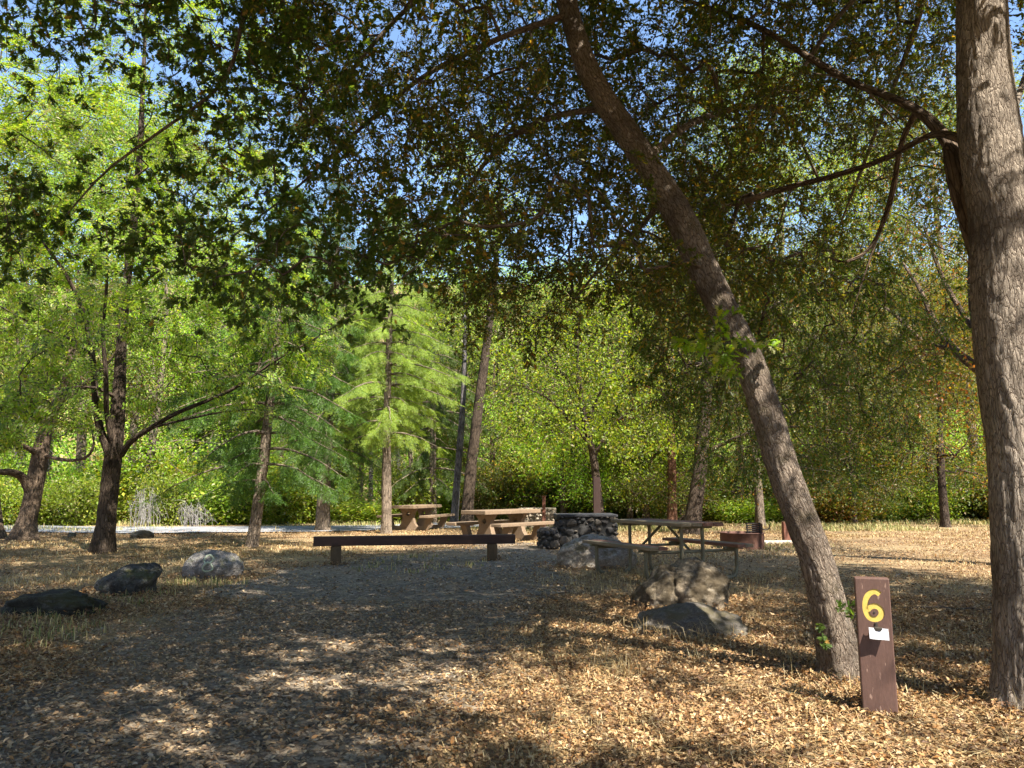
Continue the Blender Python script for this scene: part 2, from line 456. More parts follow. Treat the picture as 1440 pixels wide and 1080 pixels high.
def make_spray(kind, seed):
    rng = np.random.default_rng(seed)
    if kind == 'oakspray':        # live oak: a forking twig with small leaves all along it
        pos, dr = [], []
        segs = []
        for b in range(4):
            a = rng.uniform(-0.9, 0.9) if b else 0.0
            st = np.array([0, 0, 0]) if b == 0 else np.array([rng.uniform(0.08, 0.25), 0, 0])
            L = 0.42 if b == 0 else rng.uniform(0.16, 0.3)
            d = np.array([math.cos(a), math.sin(a), rng.uniform(-0.35, 0.25)]); d /= np.linalg.norm(d)
            pts = np.array([st + d * L * t + np.array([0, 0, -0.08 * t * t]) + rng.normal(0, 0.012, 3) for t in np.linspace(0, 1, 3)])
            pts[0] = st; segs.append(pts)
            for k in range(int(14 if b == 0 else 9)):
                t = rng.uniform(0.25, 1.0)
                p = st + d * L * t + np.array([0, 0, -0.08 * t * t])
                pos.append(p); q = d + rng.normal(0, 0.75, 3); dr.append(q)
        pos = np.array(pos); dr = np.array(dr)
        up = np.array([0, 0, 1.0]) + rng.normal(0, 0.6, (len(pos), 3))
        return Spray('ell', pos, rot_from(dr, up), rng.uniform(0.035, 0.062, len(pos)), segs)
    if kind == 'oaklobed':        # black oak: larger lobed leaves clustered to the twig ends
        pos, dr, segs = [], [], []
        for b in range(3):
            a = (rng.uniform(-0.9, 0.9) if b else 0)
            st = np.array([0, 0, 0]) if b == 0 else np.array([rng.uniform(0.05, 0.2), 0, 0])
            L = 0.36 if b == 0 else rng.uniform(0.15, 0.25)
            d = np.array([math.cos(a), math.sin(a), rng.uniform(-0.3, 0.2)]); d /= np.linalg.norm(d)
            segs.append(np.array([st, st + d * L * 0.5, st + d * L]))
            for k in range(7):
                t = 0.45 + 0.55 * math.sqrt(rng.uniform())
                pos.append(st + d * L * t); dr.append(d + rng.normal(0, 0.8, 3))
        pos = np.array(pos); dr = np.array(dr)
        up = np.array([0, 0, 1.0]) + rng.normal(0, 0.45, (len(pos), 3))
        return Spray('oak', pos, rot_from(dr, up), rng.uniform(0.07, 0.115, len(pos)), segs)
    if kind == 'locust':          # feathery pinnate leaves
        pos, dr, sc = [], [], []
        for b in range(7):
            a = rng.uniform(-1.3, 1.3)
            st = np.array([rng.uniform(0, 0.35), 0, rng.normal(0, 0.03)])
            d = np.array([math.cos(a), math.sin(a), rng.uniform(-0.35, 0.15)]); d /= np.linalg.norm(d)
            s = np.array([-d[1], d[0], 0])
            for k in range(7):
                for sg in (-1, 1):
                    t = 0.04 + k * 0.034
                    pos.append(st + d * t + np.array([0, 0, -0.9 * t * t])); dr.append(s * sg + d * 0.35 + rng.normal(0, 0.12, 3)); sc.append(rng.uniform(0.045, 0.062))
        pos = np.array(pos); dr = np.array(dr)
        up = np.array([0, 0, 1.0]) + rng.normal(0, 0.3, (len(pos), 3))
        return Spray('rhomb', pos, rot_from(dr, up), np.array(sc))
    if kind == 'broad':           # mid-distance broadleaf clump
        n = 46
        pos = rng.normal(0, 1, (n, 3)) * np.array([0.26, 0.26, 0.13]); pos[:, 0] += 0.15
        dr = pos + rng.normal(0, 0.3, (n, 3))
        up = np.array([0, -0.25, 1.0]) + rng.normal(0, 0.5, (n, 3))
        return Spray('rhomb', pos, rot_from(dr, up), rng.uniform(0.07, 0.125, n))
    if kind == 'small':           # mid-distance small-leaved clump
        n = 60
        pos = rng.normal(0, 1, (n, 3)) * np.array([0.28, 0.24, 0.16]); pos[:, 0] += 0.15
        dr = pos + rng.normal(0, 0.3, (n, 3))
        up = np.array([0, -0.15, 1.0]) + rng.normal(0, 0.6, (n, 3))
        return Spray('rhomb', pos, rot_from(dr, up), rng.uniform(0.055, 0.09, n))
    if kind == 'frond':           # drooping conifer frond, axis +x
        pos, dr = [], []
        for b in range(6):
            t0 = b * 0.075
            for sg in (-1, 1):
                L = (0.17 * (1 - t0 / 0.6) + 0.05) * rng.uniform(.6, 1.15)
                d = np.array([0.8, sg * rng.uniform(.3, .75), -0.15 + rng.normal(0, 0.2)]); d /= np.linalg.norm(d)
                for t in np.arange(0.01, L, 0.028):
                    for s2 in (-1, 1):
                        pos.append(np.array([t0, 0, -.25 * t0 * t0]) + d * t + np.array([0, 0, -0.9 * t * t]) + rng.normal(0, .006, 3))
                        dr.append(d + np.array([-d[1], d[0], 0]) * s2 * 0.9 + rng.normal(0, 0.3, 3))
        pos = np.array(pos); dr = np.array(dr)
        up = np.array([0, 0, 1.0]) + rng.normal(0, 0.35, (len(pos), 3))
        return Spray('needle', pos, rot_from(dr, up), rng.uniform(0.04, 0.068, len(pos)))


SPRAYS = {k: [make_spray(k, 100 + i) for i in range(5)] for k in ('oakspray', 'oaklobed', 'locust', 'broad', 'small', 'frond')}


def place_sprays(acc, kind, pos, dirs, up, scale, pal, rng, m=1, twig_r=0.0025):
    pos = np.asarray(pos); n = len(pos)
    if n == 0: return
    R = rot_from(dirs, up) * np.asarray(scale)[:, None, None]
    pick = rng.integers(0, 5, n)
    for v in range(5):
        s = SPRAYS[kind][v]; idx = np.nonzero(pick == v)[0]
        if len(idx) == 0: continue
        k = len(idx)
        V = (np.einsum('mij,vj->mvi', R[idx], s.V) + pos[idx][:, None, :]).reshape(-1, 3)
        L = (s.loops[None, :] + (np.arange(k) * len(s.V))[:, None]).ravel()
        tint = pal_pick(pal, k * s.nleaf, rng)
        hue = rng.uniform(0.85, 1.15, (k, 1)); tint = tint * np.repeat(hue, s.nleaf, 0)
        acc.add(V, L, np.tile(s.sizes, k), m, np.repeat(tint, s.per, 0))
        if s.twig is not None and twig_r > 0:
            for seg in s.twig:
                rr = np.linspace(twig_r, twig_r * 0.5, len(seg))
                t = Acc(); t.tube(seg, rr, 3)
                TV = t.V[0]
                W = (np.einsum('mij,vj->mvi', R[idx], TV) + pos[idx][:, None, :]).reshape(-1, 3)
                LL = (t.L[0][None, :] + (np.arange(k) * len(TV))[:, None]).ravel()
                acc.add(W, LL, np.tile(t.S[0], k), 0, bark=np.tile(t.B[0], (k, 1)), smooth=True)


# ------------------------------------------------------------------ branching
def grow(seeds, attract, rng, step=0.4, alpha=0.25, wander=0.06, tip=0.004, expo=2.35, min_z=0.0, sag=0.0):
    """Connects every attractor to the nearest limb. seeds: list of (pts, radii). Returns paths [(pts, radii)], tips, dirs."""
    pos, par, fix, plen, ok, isseed = [], [], [], [], [], []
    for pts, rad in seeds:
        pts = np.asarray(pts, float)
        if pos:
            A = np.array(pos); p0 = int(np.argmin(np.linalg.norm(A - pts[0], axis=1)))
            start = 0 if np.linalg.norm(A[p0] - pts[0]) > 1e-4 else 1
        else: p0, start = -1, 0
        for k in range(start, len(pts)):
            pos.append(pts[k]); par.append(p0); fix.append(rad[k]); ok.append(pts[k][2] >= min_z); isseed.append(True)
            plen.append(0.0 if p0 < 0 else plen[p0] + np.linalg.norm(pts[k] - pos[p0]))
            p0 = len(pos) - 1
    A = np.asarray(attract, float); n = len(A)
    PA = np.array(pos); D = np.linalg.norm(A[:, None, :] - PA[None], axis=2) + alpha * np.array(plen)[None, :] * 0.35
    D[:, ~np.array(ok)] = 1e9
    best = D.min(1); bn = D.argmin(1)
    used = np.zeros(n, bool); tips = [0] * n
    for _ in range(n):
        c = np.where(used, 1e12, best); i = int(np.argmin(c)); used[i] = True
        j = int(bn[i]); p0 = pos[j]; d = A[i] - p0; L = np.linalg.norm(d)
        k = max(1, int(L / step))
        pd = (p0 - pos[par[j]]) if par[j] >= 0 else np.array([0, 0, 1.0])
        pd = pd / (np.linalg.norm(pd) + 1e-9)
        ctrl = p0 + pd * L * 0.25 + d * 0.3 + np.array([0, 0, -sag * L])
        last = j; new0 = len(pos)
        for q in range(1, k + 1):
            t = q / k
            x = (1 - t) ** 2 * p0 + 2 * t * (1 - t) * ctrl + t * t * A[i]
            if q < k: x = x + rng.normal(0, wander * min(1, L), 3) * 0.5
            pos.append(x); par.append(last); fix.append(0); isseed.append(False)
            plen.append(plen[last] + np.linalg.norm(x - pos[last])); last = len(pos) - 1
        tips[i] = last
        NP = np.array(pos[new0:]); Dn = np.linalg.norm(A[:, None, :] - NP[None], axis=2) + alpha * np.array(plen[new0:])[None, :] * 0.35
        b2 = Dn.min(1); w = b2 < best
        best[w] = b2[w]; bn[w] = Dn.argmin(1)[w] + new0
    N = len(pos); acc = np.zeros(N); r = np.zeros(N); kids = [[] for _ in range(N)]
    for i in range(N - 1, -1, -1):
        rr = max(acc[i], tip ** expo) ** (1 / expo)
        r[i] = fix[i] if fix[i] > 0 else rr
        if par[i] >= 0:
            acc[par[i]] += min(r[i], rr if not isseed[i] else r[i]) ** expo; kids[par[i]].append(i)
    paths = []
    stack = [(0, None)]
    while stack:
        i, p = stack.pop()
        idx = [p] if p is not None else []
        while True:
            idx.append(i)
            if not kids[i]: break
            ks = sorted(kids[i], key=lambda q: (isseed[q] and isseed[i], r[q]), reverse=True)
            for q in ks[1:]: stack.append((q, i))
            i = ks[0]
        pts = np.array([pos[q] for q in idx]); rad = np.array([r[q] for q in idx])
        if p is not None: rad[0] = min(r[p], rad[1] * 1.25)
        seedpath = isseed[idx[-1]] or (len(idx) > 2 and isseed[idx[1]])
        paths.append((pts, rad, seedpath))
    tp = np.array([pos[t] for t in tips]); td = np.array([pos[t] - pos[par[t]] for t in tips])
    return paths, tp, nrm(td)


def wood_tubes(acc, paths, smooth=2, thin=4, skip_seed=False, disp=0.04, maxsides=14):
    for pts, rad, sd in paths:
        if skip_seed and sd: continue
        if len(pts) < 2: continue
        big = rad.max()
        if smooth > 1 and len(pts) > 2:
            q = catmull(np.column_stack([pts, rad]), (len(pts) - 1) * smooth + 1); pts, rad = q[:, :3], np.maximum(q[:, 3], 0.0012)
        sides = thin if big < 0.012 else (6 if big < 0.03 else (9 if big < 0.08 else maxsides))
        acc.tube(pts, rad, sides, disp=disp if big > 0.02 else 0)

# ------------------------------------------------------------------ light targets: where the sun reaches through the canopy
LIT = []          # (point, radius, probability of clearing a spray)
for px, py, r, pr in [(800, 1030, .30, .9), (880, 1010, .32, .92), (960, 985, .36, .95), (1060, 985, .42, .96), (1160, 1000, .42, .96), (1260, 990, .4, .95), (1350, 1010, .42, .95),
                      (1430, 1000, .45, .9), (900, 1065, .3, .9), (1010, 1060, .35, .95), (1130, 1065, .35, .95), (1260, 1065, .35, .9), (1380, 1070, .35, .9),
                      (1320, 885, .27, .9), (1390, 870, .2, .8), (1110, 870, .25, .85), (1300, 830, .27, .9), (1230, 815, .25, .85), (1350, 825, .25, .9), (1200, 750, .27, .9), (1300, 745, .27, .9), (1260, 760, .27, .9), (1150, 752, .27, .9),
                      (1180, 850, .2, .7), (1060, 830, .25, .8), (800, 862, .25, .9), (760, 835, .3, .8), (610, 905, .22, .8), (650, 835, .3, .8), (290, 870, .2, .8), (240, 905, .15, .8), (560, 860, .25, .7),
                      (60, 1045, .2, .8), (30, 975, .12, .8), (400, 950, .15, .8), (520, 1020, .15, .7), (700, 940, .2, .8), (470, 830, .2, .7), (360, 800, .3, .6),
                      (100, 815, .3, .6), (60, 790, .4, .6), (400, 790, .3, .5)]:
    LIT.append((G(px, py), r, pr))
for px, py, Y, r, pr in [(1232, 830, 4.4, .3, 1), (1232, 900, 4.4, .3, 1), (1235, 960, 4.4, .28, 1), (1395, 150, 4.5, .3, .9), (1385, 40, 4.5, .3, .9), (1410, 300, 4.5, .28, .9), (1425, 480, 4.5, .25, .9), (1430, 720, 4.5, .22, .8),
                         (905, 250, 5.9, .2, .85), (955, 310, 5.8, .2, .85), (850, 130, 6.0, .2, .8), (1060, 640, 5.4, .15, .7), (1090, 700, 5.3, .15, .6), (1155, 800, 5.2, .15, .7),
                         (985, 800, 8.2, .3, .95), (1030, 825, 8.0, .3, .95), (940, 820, 8.1, .2, .8), (830, 765, 12, .35, .9), (290, 780, 10.8, .4, .6), (960, 728, 10.6, .3, .6), (1035, 485, 5.3, .25, .9)]:
    LIT.append((P(px, py, Y), r, pr))


_r = np.random.default_rng(5)
for _k in range(120):
    _y = 3.2 + 13 * _r.uniform() ** 1.3; LIT.append((np.array([_r.uniform(-0.62, 0.12) * _y - 0.2, _y, 0.0]), _r.uniform(.0, .15), .95))


def let_sun_in(A, rng, extra=0.0):
    """Drops the spray positions that would shade the sunlit patches."""
    keep = np.ones(len(A), bool)
    for q, r, pr in LIT:
        v = A - q; t = v @ SUN_DIR
        d = np.linalg.norm(v - t[:, None] * SUN_DIR, axis=1)
        hit = (t > 0.4) & (d < r + (0.22 + extra if r >= 0.28 and pr >= 0.85 else 0.10))
        keep &= ~(hit & (rng.uniform(size=len(A)) < pr))
    return A[keep]


def in_poly(pts, poly):
    x, y = pts[:, 0], pts[:, 1]; c = np.zeros(len(pts), bool); n = len(poly)
    for i in range(n):
        x1, y1 = poly[i]; x2, y2 = poly[(i + 1) % n]
        hit = ((y1 > y) != (y2 > y)) & (x < (x2 - x1) * (y - y1) / (y2 - y1 + 1e-9) + x1)
        c ^= hit
    return c


def poly_sample(poly, n, Y0, Y1, rng):
    """n points of the volume that a pixel outline covers between two depths."""
    poly = np.array(poly, float); lo, hi = poly.min(0), poly.max(0); out = []
    while len(out) < n:
        q = lo + (hi - lo) * rng.uniform(size=(n * 3, 2))
        out += list(q[in_poly(q, poly)])
    out = np.array(out[:n]); Y = rng.uniform(Y0, Y1, n)
    return np.array([P(a, b, y) for (a, b), y in zip(out, Y)])


def clump(A, rng, scale=0.7, cut=-0.1):
    """Keeps the points where a 3-D noise is high, so foliage gathers into clumps with gaps."""
    return A[fbm(A * (1 / scale), 2, int(rng.integers(0, 999))) > cut]


def roof_points(n, x0, x1, rng):
    """Crown overhead and behind the viewpoint, above the top of the frame."""
    y = rng.uniform(-3.5, 9.0, n); x = rng.uniform(x0, x1, n)
    z = np.maximum(5.3, CAMZ + 0.97 * y) + rng.uniform(0, 2.0, n)
    Q = np.column_stack([x, y, z]); gx = x - SUN_DIR[0] / SUN_DIR[2] * z
    keep = fbm(Q / np.array([1.9, 1.5, 2.5]), 2, 77) > np.where(gx > 1.2, -0.30, -0.5)
    return let_sun_in(Q[keep], rng, 0.22)


def px_path(rows):
    """rows of (px, py, Y, width in px) -> points and radii."""
    return np.array([P(a, b, y) for a, b, y, w in rows]), np.array([0.5 * w * y / F for a, b, y, w in rows])


def hero_trunk(pts, rad, n, sides, flare, seed, fiss=0.05):
    """Trunk with buttress flare, lumps and fissured bark in real relief."""
    q = catmull(np.column_stack([pts, rad]), n); path, rad = q[:, :3], q[:, 3]
    ln = np.concatenate([[0], np.cumsum(np.linalg.norm(np.diff(path, axis=0), axis=1))])
    rad = rad * (1 + flare * np.exp(-ln / (rad[0] * 1.6)))
    a = Acc(); a.tube(path, rad, sides)
    V = a.V[0].reshape(n, sides, 3); B = a.B[0].reshape(n, sides, 3)
    c = path[:, None, :]; dirv = nrm(V - c)
    q3 = B.copy(); q3[..., 2] *= 0.22
    lump = fbm(B * np.array([3, 3, 1.6]), 3, seed)
    fis = np.abs(noise3(q3 * 34, seed + 3)); fis2 = np.abs(noise3(q3 * 70, seed + 9))
    ang = np.arctan2(B[..., 1], B[..., 0])
    root = np.exp(-ln / (rad[0] * 1.3))[:, None] * (0.22 * np.sin(ang * 3 + seed) + 0.1 * np.sin(ang * 5 + 2 * seed))
    R = rad[:, None] * (1 + 0.07 * lump + root + fiss * (np.clip(fis * 2.2, 0, 1) - 0.6) + fiss * 0.4 * (np.clip(fis2 * 2, 0, 1) - 0.5))
    a.V[0] = (c + dirv * R[..., None]).reshape(-1, 3)
    return a, np.column_stack([path, rad])


def leafy(acc, kind, tp, td, rng, pal, scale=(0.9, 1.3), droop=0.35, m=1, spread=0.4, per=1, jit=0.1, twig_r=0.0025, face=0.0):
    n = len(tp)
    if n == 0: return
    c = np.median(tp, axis=0); c[2] = tp[:, 2].min() * 0.6 + c[2] * 0.4
    outward = nrm(tp - c) * face          # leaves of an open-grown crown turn outwards, to the light
    for k in range(per):
        d = nrm(td + rng.normal(0, spread + 0.25 * k, (n, 3)) + np.array([0, 0, -droop]))
        up = np.array([0, 0, 1.0 - 0.45 * face]) + outward + rng.normal(0, 0.3, (n, 3))
        place_sprays(acc, kind, tp + (rng.normal(0, jit, (n, 3)) if k else 0), d, up, rng.uniform(*scale, n), pal, rng, m, twig_r)


# ------------------------------------------------------------------ the two oaks over the campsite
def build_leaning_oak():
    rng = np.random.default_rng(11)
    rows = [(1186, 965, 5.25, 56), (1178, 915, 5.25, 50), (1165, 850, 5.25, 47), (1150, 795, 5.25, 45), (1133, 745, 5.25, 45), (1101, 660, 5.3, 43), (1071, 560, 5.35, 42), (1050, 500, 5.4, 42), (1020, 440, 5.5, 42),
            (985, 370, 5.6, 44), (955, 305, 5.7, 42), (893, 205, 5.9, 40), (830, 105, 6.0, 34), (796, 0, 6.1, 31), (772, -110, 6.2, 29), (730, -230, 6.2, 27), (670, -360, 6.1, 22)]
    pts, rad = px_path(rows)
    base = pts[0].copy(); base[2] = -0.06; pts[0] = base
    root = thing('oak_tree', 'slender oak with leaning trunk rising from behind the numbered brown post', 'tree', base)
    a, sm = hero_trunk(pts, rad, 420, 84, 0.30, 4, 0.065)
    trunk_seed = (sm[::11, :3], sm[::11, 3])
    a.shift(base); tr = link('trunk', a.mesh('trunk', [M['oak_bark']]), root)
    limbs = [
        [(772, -110, 6.2, 20), (640, -190, 6.0, 17), (500, -170, 5.8, 14), (410, -100, 5.6, 12), (352, -15, 5.5, 11), (330, 80, 5.4, 9), (300, 130, 5.35, 8), (225, 185, 5.3, 7), (150, 240, 5.25, 5), (95, 300, 5.2, 3.5)],
        [(800, 20, 6.05, 16), (700, 55, 6.1, 13), (600, 105, 6.2, 11), (530, 160, 6.2, 9), (470, 215, 6.1, 7), (410, 270, 6.0, 5), (330, 330, 5.9, 3)],
        [(770, -100, 6.2, 17), (650, -40, 6.6, 14), (575, 10, 6.9, 11), (510, 80, 7.0, 9), (440, 170, 7.0, 6), (400, 215, 7.0, 4)],
        [(860, 150, 6.0, 17), (760, 170, 6.6, 13), (690, 220, 7.2, 10), (640, 300, 7.6, 7), (620, 380, 7.8, 4)],
        [(905, 225, 5.85, 18), (980, 170, 6.6, 15), (1060, 150, 7.6, 12), (1110, 170, 8.6, 9), (1150, 250, 9.2, 6)],
        [(935, 275, 5.75, 13), (900, 320, 6.6, 10), (850, 370, 7.4, 7), (800, 430, 7.8, 4)],
    ]
    seeds = [trunk_seed]
    for L in limbs:
        p, r = px_path(L); q = catmull(np.column_stack([p, r * 0.68]), 26); seeds.append((q[:, :3], q[:, 3]))
    # limbs that carry the roof of leaves over the camera
    t0 = P(740, -200, 6.2)
    for tgt in [(-2.5, 3.5, 5.8), (0.2, 2.2, 6.3), (-4.5, 5.0, 5.6), (1.6, 3.8, 7.0)]:
        tgt = np.array(tgt); mid = 0.5 * (t0 + tgt) + np.array([0, 0, 0.5])
        q = catmull(np.column_stack([np.array([t0, mid, tgt]), [0.06, 0.045, 0.012]]), 18); seeds.append((q[:, :3], q[:, 3]))
    for k, (p, r) in enumerate(seeds[1:]):
        c = Acc(); c.tube(p, r, 12, disp=0.08, seed=k); c.shift(base)
        link('limb', c.mesh('limb', [M['oak_bark']]), root)
    crown = Acc()
    # --- live foliage, small leaves
    A = [clump(poly_sample([(400, -80), (1010, -80), (1000, 440), (860, 400), (760, 470), (655, 470), (610, 380), (540, 330), (470, 260), (400, 120)], 1950, 5.4, 11.0, rng), rng, 0.75, 0.0)]
    A.append(clump(poly_sample([(380, -60), (720, -60), (700, 330), (560, 330), (430, 240)], 330, 5.2, 9.0, rng), rng, 0.5, 0.05))
    A.append(clump(poly_sample([(620, 60), (1000, 60), (1000, 400), (640, 420)], 620, 6.2, 9.5, rng), rng, 0.7, -0.1))
    # roof over the near ground, seen only by its shadows
    B = roof_points(5800, -7.5, 2.2, rng)
    A.append(B)
    A = let_sun_in(np.vstack(A), rng)
    # --- lobed-leaf sprays at the left of the picture
    S = [clump(poly_sample([(0, 250), (200, 260), (330, 250), (560, 300), (640, 330), (600, 400), (470, 420), (330, 440), (230, 350), (100, 330), (0, 350)], 250, 4.9, 6.1, rng), rng, 0.45, -0.05),
         clump(poly_sample([(200, 60), (420, 0), (520, 60), (480, 260), (330, 260), (230, 240)], 170, 5.0, 6.0, rng), rng, 0.45, 0.0),
         poly_sample([(10, 20), (130, -40), (150, 60), (80, 125), (20, 100)], 30, 5.0, 5.6, rng),
         poly_sample([(130, -20), (430, -40), (430, 60), (290, 70), (240, 130), (200, 50)], 60, 5.1, 6.0, rng),
         poly_sample([(-80, 250), (50, 250), (60, 360), (-80, 380)], 34, 5.0, 5.6, rng)]
    S = np.vstack(S)
    pa, tp, td = grow(seeds, np.vstack([A, S]), rng, step=0.3, alpha=0.3, tip=0.0032, min_z=2.4, sag=-0.03)
    wood_tubes(crown, pa, skip_seed=True, maxsides=9)
    nA = len(A)
    roof = (tp[:nA, 2] - CAMZ) / np.maximum(tp[:nA, 1], 0.05) > 0.74; roof |= tp[:nA, 1] < 1
    leafy(crown, 'oakspray', tp[:nA][~roof], td[:nA][~roof], rng, 'oak', (0.55, 0.95), droop=0.4, per=3, jit=0.2)
    leafy(crown, 'oakspray', tp[:nA][roof], td[:nA][roof], rng, 'oak', (1.5, 2.1), droop=0.0, per=2, jit=0.3, twig_r=0)
    leafy(crown, 'oaklobed', tp[nA:], td[nA:], rng, 'oaklobed', (0.38, 0.64), droop=0.25, per=3, jit=0.17)
    # epicormic shoot low on the trunk and a green shoot at its foot
    for c, n, s in ((P(1018, 482, 5.2), 9, 0.62), (P(1042, 496, 5.18), 8, 0.55), (P(1186, 880, 5.08), 5, 0.4)):
        q = c + rng.normal(0, 0.045, (n, 3)) * np.array([1.4, 0.8, 0.5])
        leafy(crown, 'oaklobed', q, nrm(rng.normal(0, 1, (n, 3)) + np.array([-0.4, -0.6, -0.1])), rng, 'maple' if s > .5 else 'oaklobed', (s, s * 1.2), droop=0.1)
    q = P(297, 216, 5.33) + rng.normal(0, 0.03, (7, 3)); place_sprays(crown, 'oakspray', q, nrm(rng.normal(0, 1, (7, 3))), rng.normal(0, 1, (7, 3)), np.full(7, .35), 'litter', rng, 1)
    crown.shift(base); link('crown', crown.mesh('crown', [M['twig'], M['oak_leaf']]), root)


def build_pale_oak():
    rng = np.random.default_rng(23)
    rows = [(1461, 1003, 4.5, 98), (1458, 940, 4.5, 94), (1453, 850, 4.5, 93), (1449, 750, 4.5, 92), (1438, 600, 4.55, 91), (1419, 450, 4.6, 92), (1408, 310, 4.6, 84), (1392, 200, 4.65, 82), (1384, 100, 4.7, 72), (1380, 0, 4.7, 67), (1374, -150, 4.75, 62), (1360, -330, 4.8, 54), (1345, -520, 4.8, 44)]
    pts, rad = px_path(rows)
    base = pts[0].copy(); base[2] = -0.06; pts[0] = base
    root = thing('oak_tree', 'thick pale furrowed oak trunk standing upright at the picture edge beyond the brown post', 'tree', base)
    a, sm = hero_trunk(pts, rad, 520, 120, 0.10, 8, 0.032)
    trunk_seed = (sm[::12, :3], sm[::12, 3])
    a.shift(base); link('trunk', a.mesh('trunk', [M['pale_bark']]), root)
    limbs = [
        [(1400, 440, 4.75, 34), (1375, 350, 4.85, 34), (1352, 262, 4.95, 33), (1333, 200, 5.1, 31), (1290, 155, 5.4, 25), (1235, 130, 5.8, 20), (1190, 112, 6.2, 17), (1120, 70, 6.6, 15), (1060, 35, 6.9, 13), (980, 5, 7.2, 10), (900, -20, 7.5, 6)],
        [(1392, 205, 4.66, 26), (1350, 195, 4.8, 24), (1310, 190, 5.1, 17), (1240, 225, 5.7, 15), (1170, 248, 6.3, 16), (1110, 263, 6.7, 15), (1050, 282, 6.9, 17), (1008, 292, 7.0, 13)],
        [(1290, 155, 5.4, 16), (1268, 200, 5.9, 15), (1256, 265, 6.2, 15), (1243, 310, 6.4, 13), (1222, 350, 6.5, 11), (1190, 368, 6.5, 9), (1165, 362, 6.5, 4)],
        [(1243, 312, 6.4, 8), (1228, 350, 6.5, 7), (1213, 395, 6.5, 4), (1198, 440, 6.5, 2.5)],
        [(1382, 30, 4.7, 22), (1420, 150, 5.3, 18), (1445, 100, 6.0, 15), (1480, 40, 6.8, 12)],
        [(1378, -60, 4.72, 26), (1300, -60, 5.3, 20), (1200, 0, 6.2, 15), (1120, 110, 7.2, 11), (1060, 210, 8.0, 6)],
        [(1378, -100, 4.72, 24), (1320, -60, 5.8, 18), (1280, 60, 7.0, 14), (1230, 190, 8.2, 10), (1180, 320, 9.0, 6)],
    ]
    seeds = [trunk_seed]
    for L in limbs:
        p, r = px_path(L); q = catmull(np.column_stack([p, r]), 28); seeds.append((q[:, :3], q[:, 3]))
    t0 = P(1374, -180, 4.75)
    for tgt in [(5.5, 1.5, 6.4), (1.5, 0.5, 6.2), (6.5, 6.0, 6.4), (4.2, -2.0, 6.8), (2.2, 6.4, 7.0)]:
        tgt = np.array(tgt, float); mid = 0.5 * (t0 + tgt) + np.array([0, 0, 0.5])
        q = catmull(np.column_stack([np.array([t0, mid, tgt]), [0.075, 0.055, 0.014]]), 18); seeds.append((q[:, :3], q[:, 3]))
    for k, (p, r) in enumerate(seeds[1:]):
        rr = r * (0.55 if k else 0.9) * (1 + 0.12 * noise3(p * 3, k)); rr = rr * (np.where(np.arange(len(rr)) < 8, 1.0, 0.7) if k == 0 else 1.0); c = Acc(); c.tube(p, rr, 14, disp=0.14, seed=k); c.shift(base)
        link('limb', c.mesh('limb', [M['brown_bark'] if k < 4 else M['pale_bark']]), root)
    crown = Acc()
    A = [clump(poly_sample([(960, -80), (1350, -80), (1350, 360), (1290, 270), (1200, 330), (1090, 430), (960, 430)], 1800, 6.0, 11.5, rng), rng, 0.8, -0.12),
         clump(poly_sample([(1395, -60), (1520, -60), (1520, 130), (1400, 170)], 60, 5.2, 7.5, rng), rng, 0.6, -0.2)]
    A.append(roof_points(6500, 1.6, 10.5, rng))
    A = let_sun_in(np.vstack(A), rng)
    # hanging twigs: the thin curtain under the branches
    H = clump(poly_sample([(880, 360), (1330, 330), (1335, 470), (1290, 600), (1180, 670), (1000, 660), (900, 520)], 1500, 8.0, 13.0, rng), rng, 0.6, 0.0)
    pa, tp, td = grow(seeds, np.vstack([A, H]), rng, step=0.3, alpha=0.3, tip=0.0032, min_z=3.0, sag=-0.02)
    wood_tubes(crown, pa, skip_seed=True, maxsides=9)
    nA = len(A)
    roof = (tp[:nA, 2] - CAMZ) / np.maximum(tp[:nA, 1], 0.05) > 0.74; roof |= tp[:nA, 1] < 1
    leafy(crown, 'oakspray', tp[:nA][~roof], td[:nA][~roof], rng, 'oak', (0.55, 0.95), droop=0.4, per=3, jit=0.2)
    leafy(crown, 'oakspray', tp[:nA][roof], td[:nA][roof], rng, 'oak', (1.5, 2.1), droop=0.0, per=2, jit=0.3, twig_r=0)
    leafy(crown, 'oakspray', tp[nA:], td[nA:], rng, 'dark', (0.55, 0.9), droop=0.9, per=2, jit=0.15)
    crown.shift(base); link('crown', crown.mesh('crown', [M['twig'], M['oak_leaf']]), root)


